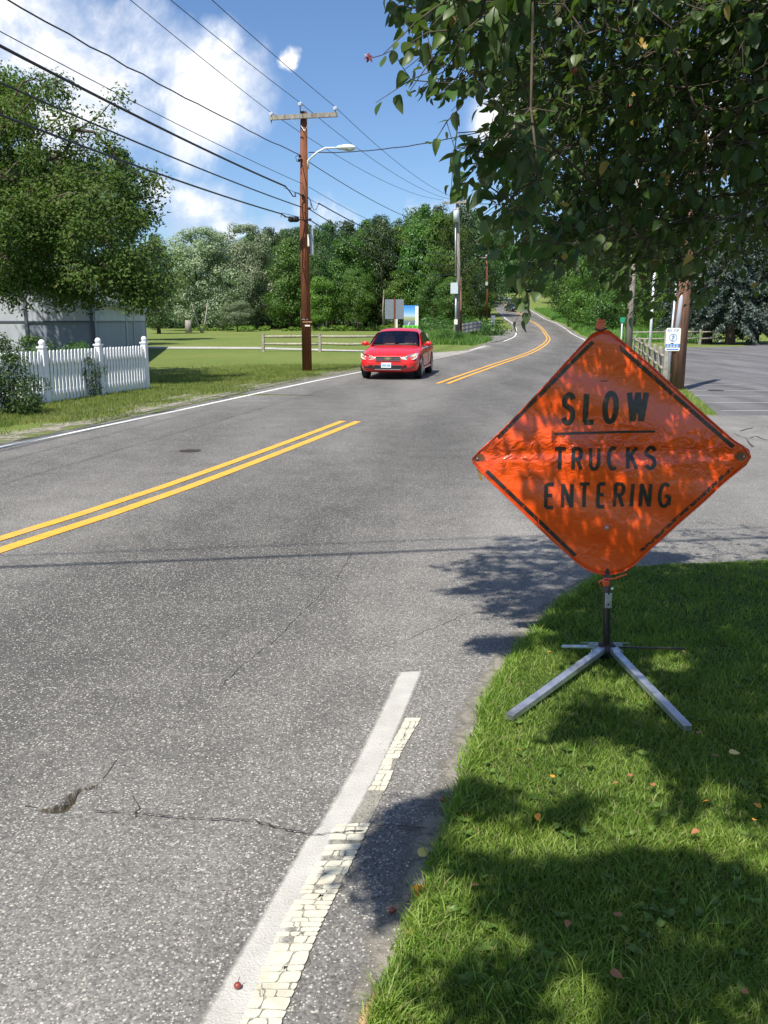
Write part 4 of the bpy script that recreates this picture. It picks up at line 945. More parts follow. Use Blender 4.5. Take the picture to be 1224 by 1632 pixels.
c = on_sign(766, 752, 0.002); MB().poly([c+Vector(q) for q in ((-.016, 0, .012), (.012, 0, .008), (.004, -.004, -.018), (.012, -.006, -.040), (-.004, -.006, -.036), (-.010, -.003, -.014))][::-1], .002, (0, -1, 0)).build('loose_strap', M['yellow_tag'], sign)
# ribs behind the vinyl
t_, b_, l_, r_ = on_sign(960, 528, .012), on_sign(968, 915, .012), on_sign(757, 732, .016), on_sign(1190, 727, .016)
MB().beam(t_+Vector((0, .014, 0)), b_+Vector((0, .014, 0)), .026, .006, PI/2).build('vertical_rib', M['mast'], sign)
MB().tube([l_+Vector((0, .012, 0)), (l_+r_)/2+Vector((0, .034, .006)), r_+Vector((0, .012, 0))], .007, 6).build('cross_rib', M['mast'], sign)
# mast, bracket and clamp
bx0 = S2(966, 1040)[0]-sx0
def loc(px, py, dy=0.0): p = P(px, py, SY+dy); return Vector((p.x-sx0, dy, p.z))
hubz = G(967, 1078).z+0.185
MB().tube([loc(967, 1050), loc(967, 935, .004), loc(967, 905, .034)], .0165, 12).build('mast', M['mast'], sign)
MB().box((loc(968, 955)+Vector((0, -.021, 0))), (.032, .005, .075)).build('mast_plate', M['alu'], sign, bevel=.002)
for b in (944, 961): MB().ball(loc(968, b)+Vector((0, -.025, 0)), .0045, (1, .6, 1), 8, 6).build('plate_bolt', M['dark_metal'], sign)
MB().box(loc(965, 928)+Vector((0, -.004, 0)), (.028, .034, .030)).build('clamp', M['vinyl'], sign, bevel=.007)
MB().ball(loc(974, 936)+Vector((0, -.02, 0)), .007).build('clamp_knob', M['bus_white'], sign)
mm = MB()
pts = [loc(958, 934)+Vector((0, -.012, 0)), loc(953, 926)+Vector((0, -.016, 0)), loc(963, 920)+Vector((0, -.02, 0)), loc(976, 921)+Vector((0, -.018, 0)), loc(999, 914)+Vector((0, -.008, 0))]
mm.tube(pts, .0045, 6).build('cloth_tie', M['vinyl'], sign)
hub = loc(966, 1034); 
mm = MB(); mm.tube([hub+Vector((-.034, 0, -.008)), hub+Vector((.034, 0, -.008))], [.040, .040], 18); mm.box(hub+Vector((0, 0, -.03)), (.046, .05, .07)).build('hub', M['dark_metal'], sign, bevel=.002)
for s in (-1, 1):
    MB().tube([hub+Vector((s*.03, -.01, -.006)), hub+Vector((s*.041, -.01, -.006))], [.034, .030], 14).build('hub_disc', M['dark_metal'], sign)
    MB().ball(hub+Vector((s*.02, -.026, -.012)), .006).build('hub_bolt', M['galv'], sign)
def leg(foot_px, s, back):
    root_ = hub+Vector((s*.026, .02 if back else -.02, .002)); f = G(*foot_px, 0.045); foot = Vector((f.x-sx0, f.y-SY, 0.045))
    d = (foot-root_).normalized()
    m = MB().beam(root_, foot, .036 if not back else (.026 if s < 0 else .008), .026 if not back else .010)
    m.build('leg', M['alu'] if not (back and s > 0) else M['mast'], sign, bevel=.0015)
    MB().beam(root_+Vector((s*.004, 0, .012)), root_+d*.055+Vector((0, 0, .014)), .036, .010).build('leg_bracket', M['alu'] if not back else M['galv'], sign, bevel=.001)
    q = root_+d*.075; MB().tube([root_+Vector((s*.022, 0, .018)), q+Vector((s*.02, 0, .022)), q+Vector((s*.012, 0, .002)), root_+d*.03], .0022, 5).build('spring_clip', M['galv'], sign)
leg((812, 1143), -1, False); leg((1096, 1161), 1, False); leg((896, 1030), -1, True); leg((1090, 1034), 1, True)

# ------------------------------------------------------------------ prototype crowns for the farther trees
def rand_dirs(n): v = RNG.normal(size=(n, 3)); return v/np.linalg.norm(v, axis=1, keepdims=True)
def faces_from(pos, nrm, size, aspect=0.62, fold=True):
    n = len(pos); nrm = nrm/(np.linalg.norm(nrm, axis=1, keepdims=True)+1e-9); a = rand_dirs(n); u = np.cross(nrm, a); u /= np.linalg.norm(u, axis=1, keepdims=True)+1e-9; v = np.cross(nrm, u)
    s = size[:, None]; l = u*s; w_ = v*s*aspect*0.5
    V = np.stack([pos-l*.5, pos+w_+l*.05, pos+l*.5, pos-w_+l*.05], 1).reshape(-1, 3); b = np.arange(n)*4
    return V, np.stack([b, b+1, b+2, b+3], 1)
def crown(name, seedv, n, K, base=0.18, leaf=0.02, cl=(0.07, 0.15), wid=0.34, shape='round', up=0.35):
    """unit-height tree crown; clumps of leaves set round an uneven volume"""
    rq = random.Random(seedv); C = []
    while len(C) < K:
        a = rq.uniform(0, 2*PI); t = rq.random(); z = base+(1-base)*t
        if shape == 'round': prof = math.sin(PI*min(1, (0.12+0.86*t)))**0.6
        elif shape == 'cone': prof = (1-t)**0.85+0.04
        elif shape == 'column': prof = min(1, 1.6*(1-t)**.7)*0.95
        else: prof = (0.55+0.5*math.sin(PI*t))*(1.12-t*0.6)
        lob = 1+0.22*math.sin(3*a+seedv)+0.15*math.sin(5*a+7*t+seedv*2)
        rr_ = wid*prof*lob*(rq.random()**0.38)
        r = rq.uniform(*cl)*(0.6 if t > .88 else 1); C.append((rr_*math.cos(a), rr_*math.sin(a), min(z, 1-r*.6), r))
    C = np.array(C); wts = C[:, 3]**2; k = RNG.choice(K, n, p=wts/wts.sum()); d = rand_dirs(n); rad = C[k, 3]*(0.45+0.6*RNG.random(n)**.6)
    d2 = d*np.array([1.15, 1.15, .72]); pos = C[k, :3]+d2*rad[:, None]
    out = C[k, :3]-np.array([0, 0, .5]); out /= np.linalg.norm(out, axis=1, keepdims=True)+1e-6
    nrm = d*0.8+out*0.35+np.array([0, 0, up])+RNG.normal(0, .45, (n, 3))
    V, F = faces_from(pos, nrm, leaf*(0.6+0.8*RNG.random(n))); return mesh_np(name, V, F)
def spruce(name, seedv, n, tiers=16, wid=0.30, base=.06, gap=.5):
    rq = random.Random(seedv); P_, D_ = [], []
    nb = 0; br = []
    for t in range(tiers):
        f = t/tiers; z = base+(1-base)*f**0.95; L = wid*(1-f)**.85+.012
        for k in range(max(4, int(13*(1-f)+4))):
            a = rq.uniform(0, 2*PI); br.append((a, z+rq.uniform(-.02, .02), L*rq.uniform(.75, 1.12)))
    br = np.array(br); w_ = br[:, 2]; k = RNG.choice(len(br), n, p=w_/w_.sum()); s = RNG.random(n)**.7; L = br[k, 2]*s
    side = RNG.normal(0, 1, n)*(.030*(1.15-s)+.008); drop = -0.16*L-0.9*L*L*.6+RNG.normal(0, .006, n)-np.abs(side)*.35
    ca, sa = np.cos(br[k, 0]), np.sin(br[k, 0]); pos = np.stack([ca*L-sa*side, sa*L+ca*side, br[k, 1]+drop], 1)
    nrm = np.stack([ca*.3, sa*.3, np.ones(n)], 1)+RNG.normal(0, .55, (n, 3)); V, F = faces_from(pos, nrm, .022*(.5+.9*RNG.random(n)), .5); return mesh_np(name, V, F)
def trunk_mesh(name, seedv, h=0.8, r=0.02, fork=True):
    rq = random.Random(seedv); m = MB(); pts = [(0, 0, -.02)]; x = y = 0
    for k in range(1, 6): x += rq.gauss(0, .008); y += rq.gauss(0, .008); pts.append((x, y, h*k/5))
    m.tube(pts, [r*1.3, r, r*.85, r*.7, r*.5, r*.25], 7)
    if fork:
        for k in range(9):
            i = rq.randint(1, 4); p = Vector(pts[i]); a = rq.uniform(0, 2*PI); L = rq.uniform(.12, .26)
            m.tube([p, p+Vector((math.cos(a)*L*.5, math.sin(a)*L*.5, L*.45)), p+Vector((math.cos(a)*L, math.sin(a)*L, L*.7))], [r*.45, r*.3, r*.12], 5)
    me = bpy.data.meshes.new(name); me.from_pydata(m.v, [], m.f); me.polygons.foreach_set('use_smooth', m.sm); me.update(); return me
PR = {}
for k in range(3):
    PR['round%d' % k] = crown('crown', 10+k, 15000, 64, base=.12, leaf=.023, cl=(.08, .15))
    PR['tall%d' % k] = crown('crown', 20+k, 14000, 70, base=.10, wid=.25, leaf=.021, cl=(.06, .12), shape='column')
    PR['loose%d' % k] = crown('crown', 30+k, 13000, 60, base=.15, wid=.30, leaf=.023, shape='open', cl=(.07, .14))
PR['maple0'] = crown('crown', 41, 34000, 120, base=.10, wid=.42, leaf=.019, cl=(.06, .12), up=.6); PR['maple1'] = crown('crown', 42, 34000, 120, base=.12, wid=.42, leaf=.019, cl=(.06, .12), up=.6)
PR['pine0'] = crown('crown', 51, 12000, 90, base=.12, wid=.27, leaf=.017, cl=(.035, .075), shape='cone'); PR['pine1'] = crown('crown', 52, 12000, 90, base=.2, wid=.24, leaf=.017, cl=(.035, .07), shape='cone')
PR['spruce0'] = spruce('crown', 61, 26000, 20); PR['spruce1'] = spruce('crown', 62, 26000, 19, wid=.34)
PR['bush0'] = crown('crown', 71, 6000, 40, base=.0, wid=.55, leaf=.045, cl=(.14, .26)); PR['bush1'] = crown('crown', 72, 6000, 40, base=.0, wid=.55, leaf=.045, cl=(.14, .26))
TR = [trunk_mesh('trunk', 80+k) for k in range(4)]
CRV = {}
def crown_var(proto, mat):
    key = (proto, mat)
    if key not in CRV: me = PR[proto].copy(); me.materials.append(M[mat]); CRV[key] = me
    return CRV[key]
TRV = {}
def trunk_var(k, mat):
    if (k, mat) not in TRV: me = TR[k].copy(); me.materials.append(M[mat]); TRV[(k, mat)] = me
    return TRV[(k, mat)]
def tree_at(px, Y, top, proto, mat, label, group=None, name='tree', wpx=None, bark='bark', cat='tree', lift=0.0, trunk=True, x=None, squash=1.0):
    x = (px-612)/FPX*Y*(CP+0.0)/(CP) if x is None else x; z0 = hz(x, Y)
    x = P(px, 500, Y).x; z0 = hz(x, Y); h = P(px, top, Y).z-z0
    t = thing(name, label, cat, (x, Y, z0-0.05), random.uniform(0, 2*PI), group)
    c = link('crown', crown_var(proto, mat), None, t); ws = 1.0
    if wpx:
        nat = {'r': .34, 't': .25, 'l': .30, 'm': .42, 'p': .26, 's': .32, 'b': .55}[proto[0]]*2*h*1.12; ws = (wpx/FPX*Y)/nat
    c.scale = (h*ws, h*ws, h*(1-lift)); c.location = (0, 0, h*lift)
    if trunk: k = link('trunk', trunk_var(random.randint(0, 3), bark), None, t); k.scale = (h*.9, h*.9, h*.9)
    return t

# ------------------------------------------------------------------ silver maples and neighbours on the field edge
tree_at(318, 128, 362, 'maple0', 'leaf_silver', 'silvery pale-green maple standing left of the two on the field edge', 'silver maples on the field edge', 'maple_tree', 140)
tree_at(392, 138, 356, 'maple1', 'leaf_silver', 'silvery pale-green maple standing right of the two on the field edge', 'silver maples on the field edge', 'maple_tree', 125)
tree_at(378, 118, 478, 'round0', 'leaf_silver', 'small low pale-green tree with thick forked trunk beneath the silvery maple', None, 'small_tree', 52, cat='tree', lift=.12)
tree_at(462, 130, 378, 'tall0', 'leaf_mid', 'tall soft olive-green tree just left of the tall brown utility pole', None, 'tree', 72)
fo = 'trees along the edge of the wood'
rt2 = random.Random(9)
ORD = 'first second third fourth fifth sixth seventh eighth ninth tenth eleventh twelfth thirteenth fourteenth fifteenth sixteenth seventeenth eighteenth nineteenth twentieth twenty-first twenty-second twenty-third'.split()
front = [(440, 150, 392, 'round1', 'leaf_dark'), (500, 138, 388, 'round2', 'leaf_mid'), (530, 132, 352, 'round0', 'leaf_dark'), (556, 126, 372, 'loose0', 'leaf_mid'), (582, 134, 350, 'tall1', 'leaf_mid'), (606, 128, 342, 'round1', 'leaf_dark'),
         (632, 130, 360, 'loose1', 'leaf_bright'), (655, 134, 330, 'round2', 'leaf_mid'), (676, 122, 324, 'tall2', 'leaf_mid'), (700, 120, 338, 'loose2', 'leaf_olive'), (722, 118, 345, 'round0', 'leaf_olive'), (748, 136, 330, 'loose1', 'leaf_dark'), (510, 124, 440, 'loose2', 'leaf_bright'),
         (570, 122, 430, 'round1', 'leaf_bright'), (640, 121, 425, 'loose0', 'leaf_bright'), (690, 116, 430, 'round2', 'leaf_mid'), (716, 112, 440, 'loose1', 'leaf_mid'), (752, 134, 425, 'round1', 'leaf_olive'), (764, 146, 400, 'loose2', 'leaf_bright')]
sides = {'leaf_dark': 'dark green', 'leaf_mid': 'mid-green', 'leaf_bright': 'bright green', 'leaf_olive': 'dull olive-green', 'leaf_pine': 'blackish green', 'leaf_silver': 'silvery'}
for (px, Y, top, pr, mt) in front:
    h_est = (532-top)/FPX*Y
    fr_ = sorted(q[0] for q in front if (q[2] < 400) == (top < 400)); tree_at(px, Y, top, pr, mt, '%s %s tree at the front edge of the wood, %s from left' % (sides[mt], 'tall' if top < 400 else 'low', ORD[fr_.index(px)]), fo, 'forest_tree', rt2.uniform(62, 85) if top < 400 else rt2.uniform(48, 62), lift=0.0 if top < 400 else .10)
tree_at(737, 126, 304, 'pine0', 'leaf_pine', 'tall dark pine rising above the wood behind the pole with the transformer', None, 'pine_tree', 64)
for k, px in enumerate([130, 180, 225, 262, 300, 338, 372, 408, 440, 470, 500, 528, 556, 582, 610, 640, 668, 695, 722, 750, 778]):
    Y = rt2.uniform(150, 175); top = np.interp(px, [130, 280, 400, 440, 520, 560, 640, 700, 780], [400, 400, 378, 366, 352, 346, 340, 325, 352])+rt2.uniform(-6, 12)
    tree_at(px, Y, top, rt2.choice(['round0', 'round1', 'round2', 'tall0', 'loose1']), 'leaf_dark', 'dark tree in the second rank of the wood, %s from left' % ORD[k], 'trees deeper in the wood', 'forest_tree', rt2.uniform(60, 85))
for px in range(400, 800, 26):
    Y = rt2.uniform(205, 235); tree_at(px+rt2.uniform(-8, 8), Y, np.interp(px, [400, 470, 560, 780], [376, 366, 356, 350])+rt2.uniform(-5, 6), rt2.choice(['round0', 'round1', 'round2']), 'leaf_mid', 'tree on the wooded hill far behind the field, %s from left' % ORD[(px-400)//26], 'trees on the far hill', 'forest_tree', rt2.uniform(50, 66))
# undergrowth in the shade of the wood
def mass(name, n, K, box, r, leafs, mat, label, cat, lowy=0):
    rq = random.Random(n); C = []
    for k in range(K):
        x = rq.uniform(box[0], box[1]); y = rq.uniform(box[2], box[3]); rr_ = rq.uniform(*r); C.append((x, y, hz(x, y)+rr_*rq.uniform(.1, .8), rr_))
    C = np.array(C); k = RNG.integers(0, K, n); d = rand_dirs(n); pos = C[k, :3]+d*C[k, 3][:, None]*(.5+.5*RNG.random(n))[:, None]*np.array([1.3, 1.3, .8])
    V, F = faces_from(pos, d+np.array([0, 0, .5])+RNG.normal(0, .4, (n, 3)), leafs*(.6+.8*RNG.random(n))); o = link(name, mesh_np(name, V, F), M[mat]); return tag(o, label, cat, kind='stuff')
mass('ferns', 9000, 60, (-26, 10, 121, 126), (.35, .7), .22, 'leaf_bright', 'low light-green ferns along the foot of the wood', 'undergrowth')
mass('undergrowth', 30000, 120, (-45, 12, 146, 156), (1.2, 3.0), .45, 'leaf_dark', 'dim thicket between the trunks at the back of the wood', 'undergrowth')
mass('undergrowth', 24000, 90, (4.5, 12.5, 92, 118), (.6, 1.6), .22, 'leaf_mid', 'green brush around the far brown pole left of the climbing road', 'undergrowth')
def WH(px):
    marks = [(321, 'the forked sapling'), (393, 'the silvery maples'), (487, 'the tall brown pole'), (628, 'the grey sign back'), (655, 'the billboard'), (727, 'the pole with the metal cabinet'), (775, 'the slim reddish pole')]
    m_ = min(marks, key=lambda q: abs(q[0]-px)); d_ = px-m_[0]
    return ('%s %s %s' % ('just' if abs(d_) < 14 else ('a little' if abs(d_) < 36 else 'well'), 'right of' if d_ > 0 else 'left of', m_[1])) if abs(d_) > 5 else 'straight behind '+m_[1]
mass('undergrowth', 16000, 90, (-10, 95, 338, 352), (2.5, 5.5), 1.0, 'leaf_dark', 'dark thicket closing the view behind the crest of the road', 'undergrowth')
# slim bare trunks at the wood's edge
BT = set()
for k, (px, top) in enumerate(((520, 470), (548, 478), (553, 455), (612, 470), (596, 475), (690, 478), (702, 470), (480, 480), (668, 476), (355, 478), (341, 482), (327, 470))):
    if WH(px) in BT: continue
    BT.add(WH(px)); Y = rt2.uniform(123, 132); x = P(px, 500, Y).x; z0 = hz(x, Y); h = P(px, top-8, Y).z-z0; t = MB().tube([(0, 0, -.1), (rt2.uniform(-.2, .2), 0, h*.5), (rt2.uniform(-.5, .5), 0, h)], [.13, .10, .06], 7)
    r_ = thing('bare_tree', 'bare %s trunk at the wood, %s' % ('pale' if k % 3 == 0 else 'brown', WH(px)), 'bare tree', (x, Y, z0), 0, 'bare trunks at the foot of the wood'); t.build('trunk', M['bark_pale' if k % 3 == 0 else 'bark'], r_)
# field: forked pale sapling, stump, old apple stump
x, Y = P(321, 520, 108).x, 108; z0 = hz(x, Y)
t = thing('sapling', 'small bare pale forked sapling standing in the field before the silvery maple', 'sapling', (x, Y, z0))
for a, b in (((0, 0, 0), (-1.1, 0, 3.6)), ((.1, 0, 0), (.9, .1, 3.9))): MB().tube([a, ((a[0]+b[0])/2, 0, 1.5), b], [.13, .09, .05], 6).build('stem', M['bark_pale'], t)
x = P(300, 520, 112).x; o = MB().tube([(0, 0, -.1), (0, 0, 1.5)], [.42, .36], 9).build('stump', M['bark_pale']); o.location = (x, 112, hz(x, 112)); tag(o, 'pale tree stump standing left of the forked sapling', 'stump')
# left background: pine and dark trees behind the garage
tree_at(205, 74, 232, 'pine1', 'leaf_pine', 'tall dark pine with jagged outline behind the garage', None, 'pine_tree', 170, lift=.06)
tree_at(252, 104, 372, 'round1', 'leaf_dark', 'dark broad-leaved tree standing between the pine and the silvery maples', None, 'tree', 60)
tree_at(20, 46, 92, 'loose0', 'leaf_mid', 'high green tree behind the olive-leaved one at the left edge', None, 'tree', 190)
tree_at(110, 60, 250, 'round2', 'leaf_dark', 'dark shade tree standing directly behind the garage roof', None, 'tree', 180)
tree_at(55, 80, 300, 'round0', 'leaf_dark', 'deep green tree far behind the garage, farthest left', None, 'tree', 170)
# right side: beyond the lot and along the road
rf = 'trees beyond the parking lot'
for (px, Y, top, pr, mt, wp) in ((905, 150, 400, 'round1', 'leaf_mid', 80), (940, 118, 395, 'loose1', 'leaf_bright', 80), (975, 105, 380, 'round0', 'leaf_mid', 90), (1010, 112, 370, 'round2', 'leaf_bright', 95), (1060, 118, 330, 'round1', 'leaf_dark', 120), (902, 180, 405, 'loose0', 'leaf_bright', 56),
                                 (1120, 110, 300, 'loose2', 'leaf_dark', 120), (1190, 105, 280, 'round0', 'leaf_dark', 140), (1260, 100, 290, 'round2', 'leaf_mid', 140), (990, 135, 340, 'tall1', 'leaf_dark', 90), (930, 170, 350, 'tall2', 'leaf_dark', 90), (884, 220, 395, 'round0', 'leaf_mid', 56), (1040, 92, 420, 'round1', 'leaf_bright', 60), (925, 128, 455, 'bush0', 'leaf_mid', 60), (960, 100, 462, 'bush1', 'leaf_mid', 70)):
    tree_at(px, Y, top, pr, mt, '%s tree right of the climbing road and beyond the lot, %s from left' % (sides[mt], ORD[[884, 902, 905, 925, 930, 940, 960, 975, 990, 1010, 1040, 1060, 1120, 1190, 1260].index(px)]), rf, 'tree', wp)
for (px, Y, top, pr, wp, tw, lb) in ((1130, 67, 268, 'spruce0', 120, .42, 'blue-grey spruce nearest the brown pole, leftmost of the spruces'), (1166, 64, 240, 'spruce1', 130, .36, 'tall blue-grey spruce in the middle beyond the parking lot'), (1206, 68, 225, 'spruce0', 130, .36, 'blue-grey spruce cut by the right edge beyond the parking lot'), (1270, 66, 230, 'spruce1', 130, .36, 'blue-grey spruce just past the right picture edge'), (1090, 84, 350, 'spruce1', 90, .3, 'smaller blue-grey spruce seen behind the brown pole')):
    t = tree_at(px, Y, top, pr, 'leaf_spruce', lb, 'spruces beyond the parking lot', 'spruce_tree', wp, lift=.10, trunk=False)
    MB().tube([(0, 0, -.05), (.03, 0, 1.0), (0, .05, 2.6), (0, 0, 9)], [tw, tw*.82, tw*.74, .1], 10).build('trunk', M['bark'], t)
# the end of the road: trees behind the crest
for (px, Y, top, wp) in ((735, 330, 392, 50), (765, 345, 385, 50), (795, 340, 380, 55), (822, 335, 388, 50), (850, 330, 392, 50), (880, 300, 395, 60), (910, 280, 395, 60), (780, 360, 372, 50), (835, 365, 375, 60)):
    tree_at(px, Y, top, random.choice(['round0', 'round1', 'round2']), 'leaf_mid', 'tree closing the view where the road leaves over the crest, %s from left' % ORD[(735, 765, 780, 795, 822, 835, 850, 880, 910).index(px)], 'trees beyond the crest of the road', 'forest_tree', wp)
for (px, Y, top, pr, mt, wp) in ((768, 148, 420, 'loose0', 'leaf_dark', 36), (758, 165, 395, 'round1', 'leaf_mid', 50), (752, 205, 395, 'round2', 'leaf_dark', 44), (738, 230, 385, 'round0', 'leaf_dark', 50)):
    tree_at(px, Y, top, pr, mt, '%s tree crowding the left side of the climbing road, %s from left' % (sides[mt], ORD[(738, 752, 758, 768).index(px)]), 'trees left of the climbing road', 'forest_tree', wp)

# ------------------------------------------------------------------ big olive-leaved tree at left
def big_tree():
    rq = random.Random(77); lobes = [(15, 150, 26, 68), (70, 140, 25, 42), (50, 270, 25, 115), (130, 310, 24, 82), (188, 190, 24, 30), (165, 240, 24, 34), (205, 320, 24, 46), (112, 205, 24, 26), (100, 480, 24, 35), (150, 478, 24, 28), (120, 400, 24, 100), (215, 425, 23, 62), (40, 440, 24, 70), (252, 445, 23.5, 42), (-60, 300, 25, 160), (-120, 430, 25, 150), (-80, 160, 26, 120), (90, 335, 27, 130), (10, 360, 22.5, 80), (170, 455, 22.5, 45), (195, 165, 24, 22), (232, 290, 24, 26), (235, 462, 23, 38), (200, 468, 23, 36), (60, 455, 23, 55), (150, 340, 23, 90)]
    C = []
    wts = [l[3]**2*(.55 if l[1] < 260 else 1.0) for l in lobes]
    for k in range(640):
        l = rq.choices(lobes, wts)[0]; d = Vector((rq.gauss(0, 1), rq.gauss(0, 1), rq.gauss(0, 1))).normalized()*(rq.random()**.4)
        c = P(l[0], l[1], l[2]); r = l[3]/FPX*l[2]; p = c+d*r; 
        if p.z < 2.12: p.z = 2.12+rq.uniform(0, .9)
        C.append(p)
    root = thing('box_elder_tree', 'large olive-green tree at the left edge reaching over the grey garage', 'tree', (-13.2, 25, 0))
    tn = [(-13.2, 25, 0), (-13.1, 25, 1.2), (-12.9, 25, 2.4), (-12.4, 25, 3.8), (-11.9, 25, 5.2)]
    under(grow(C, tn, .34, .010, 3, .2).build('branch', M['bark']), root)['kind'] = 'stuff'; under(MB().tube(tn, [.42, .36, .33, .27, .22], 12).build('trunk', M['bark']), root)
    Ca = np.array([tuple(c) for c in C]); n = 85000; k = RNG.integers(0, len(C), n); d = rand_dirs(n); rad = (.08+.40*RNG.random(n)**.8)
    pos = Ca[k]+d*rad[:, None]*np.array([1, 1, .8]); pos[:, 2] -= .1*rad
    V, F = faces_from(pos, d*.5+np.array([-.1, -.3, .55])+RNG.normal(0, .5, (n, 3)), .07+.08*RNG.random(n), .45)
    under(link('crown', mesh_np('crown', V, F), M['leaf_olive']), root)
big_tree()

# ------------------------------------------------------------------ poles and wires
POLE = Vector((-2.53, 29.5, 0))
def pole_pt(px, py, Y=29.5): return P(px, py, Y)
top = pole_pt(484, 178)
up1 = thing('utility_pole', 'tall reddish-brown utility pole with crossarm and street lamp beside the red car', 'utility pole', (-2.53, 29.5, 0))
def W(o): return under(o, up1)
W(MB().tube([(-2.53, 29.5, -.3), (-2.55, 29.5, 4.5), (top.x, 29.5, top.z)], [.165, .14, .105], 14).build('pole', M['pole_brown']))
ca, cb = pole_pt(430, 188, 29.32), pole_pt(538, 182.5, 29.32)
W(MB().beam(ca, cb, .10, .13).build('crossarm', M['bark_pale']))
mid = (ca+cb)/2
for s in (-1, 1): W(MB().beam(mid+Vector((s*.42, -.07, -.05)), mid+Vector((s*.10, -.07, -.38)), .03, .012).build('arm_brace', M['galv']))
ins = []
for (a, b) in ((432.5, 183), (478.5, 167), (534.5, 174)):
    base = pole_pt(a, b+8, 29.32); q = pole_pt(a, b, 29.32)
    iz = thing('insulator', None, None); iz.parent = up1; iz.location = base-up1.location
    MB().tube([(0, 0, -.09), (0, 0, (q-base).z)], .014, 6).build('pin', M['dark_metal'], iz); zz = (q-base).z
    MB().tube([(0, 0, zz-.04), (0, 0, zz-.01), (0, 0, zz+.02), (0, 0, zz+.05), (0, 0, zz+.08)], [.05, .075, .045, .07, .03], 10).build('bell', M['porcelain'], iz); ins.append(q+Vector((0, 0, .06)))
# lamp
l0 = pole_pt(491, 256, 29.3); l1 = pole_pt(538, 234, 29.2)
arm = [l0+Vector((0, 0, -.25)), l0, pole_pt(495, 252, 29.25), pole_pt(505, 243, 29.2), pole_pt(518, 236, 29.2), pole_pt(540, 235.5, 29.2)]
W(MB().tube(arm, [.03, .032, .03, .028, .028, .028], 8).build('lamp_arm', M['lamp_paint'])); 
c = pole_pt(552, 236, 29.2); lh = MB()
lh.tube([c+Vector((-.30, 0, .02)), c+Vector((-.2, 0, .02)), c+Vector((0, 0, .03)), c+Vector((.2, 0, .025)), c+Vector((.30, 0, 0))], [.05, .095, .12, .10, .035], 12)
lh.v = [(x, y, c.z+(z-c.z)*.75) for x, y, z in lh.v]; W(lh.build('lamp_head', M['lamp_paint'])); W(MB().ball(c+Vector((.08, 0, -.035)), .12, (1.5, .8, .45), 12, 8).build('lamp_lens', M['lamp_glass']))
# fixtures
W(MB().box(pole_pt(497, 385, 29.7), (.11, .16, .85)).build('riser_box', M['galv'], bevel=.01)); W(MB().box(pole_pt(491.5, 383, 29.3), (.05, .08, .36)).build('meter_strip', M['bus_white']))
sp = pole_pt(468, 349.5, 29.0); W(MB().tube([sp+Vector((-.17, 0, .01)), sp+Vector((-.12, 0, 0)), sp+Vector((.12, 0, 0)), sp+Vector((.17, 0, .01))], [.05, .09, .09, .06], 10).build('splice_box', M['rubber']))
for (a, b, ww) in ((491, 513, .30), (491, 519, .16)): W(MB().box(pole_pt(a-1, b, 29.34), (ww, .03, .045)).build('pole_band', M['stick' if ww > .2 else 'white_board']))
W(MB().box(pole_pt(486, 514, 29.36)+Vector((0, 0, .1)), (.2, .02, .02)).build('pole_tag', M['galv']))
pp = [ca*.0+pole_pt(480, 196, 29.38), pole_pt(485, 206, 29.36), pole_pt(490, 196, 29.38)]
W(MB().tube([pole_pt(479.5, 200, 29.36), pole_pt(485, 209, 29.33), pole_pt(490.5, 200, 29.36)], .014, 5).build('ridge_bracket', M['galv']))
for (a, b) in ((478, 249), (477, 255), (482, 311), (494, 350), (492, 332)): W(MB().ball(pole_pt(a, b, 29.33), .045, (1.2, 1, 1)).build('clamp', M['dark_metal']))
PREV = Vector((-7.7, 2.6, 0)); prev_dir = (PREV-POLE)
upb = thing('utility_pole', 'brown utility pole behind the camera that carries the left wires on', 'utility pole', tuple(PREV))
under(MB().tube([PREV+Vector((0, 0, -.2)), PREV+Vector((0, 0, 10))], [.17, .11], 12).build('pole', M['pole_brown']), upb); under(MB().beam(PREV+Vector((-1.1, 0.35, 9.4)), PREV+Vector((1.1, -.35, 9.4)), .1, .13).build('crossarm', M['pole_grey']), upb)
def span(p, q, sag, r, n=26, mb=None, wob=0.0, sd_=0):
    pts = []; rq = random.Random(sd_)
    for k in range(n+1): t = k/n; v = p.lerp(q, t); v = v+Vector((0, 0, -4*sag*t*(1-t)+(rq.uniform(-wob, wob) if 0 < k < n else 0))); pts.append(v)
    return (mb or MB()).tube(pts, r, 5)
def exit_span(start, sideoff, expx, r, name, label, mat='wire', wob=0.0, n=26, group=None):
    """wire from the pole back to the previous pole, sag chosen from where it leaves the view"""
    q = PREV+Vector((sideoff, -sideoff*.2, start.z+0.15)); d = q-start
    ex, ey = expx; rx, ry, rz = ray(ex, ey)
    # find t where plan point lies along the view ray's azimuth
    k = rx/ry; t = (start.x-k*start.y)/(k*d.y-d.x); t = max(.05, min(.9, t)); y = start.y+d.y*t; z = CAMH+rz/ry*y; lin = start.z+d.z*t; sag = 0.22; q.z = start.z+(z+4*sag*t*(1-t)-start.z)/t
    print(name, 'exit t %.2f qz %.2f start %.2f' % (t, q.z, start.z)); o = span(start, q, sag, r, n, wob=wob, sd_=int(ex+ey)).build(name, M[mat]); return tag(o, label, 'cable', group)
wl = ['primary wire leaving the left insulator toward the upper left', 'primary wire leaving the middle insulator toward the upper left', 'primary wire leaving the right insulator toward the upper left']
for i, (q, ex, so) in enumerate(zip(ins, ((208, 0), (272, 0), (338, 0)), (-.9, 0, .9))): exit_span(q, so, ex, .009, 'power_line', wl[i], group='wires leading left from the tall brown pole')
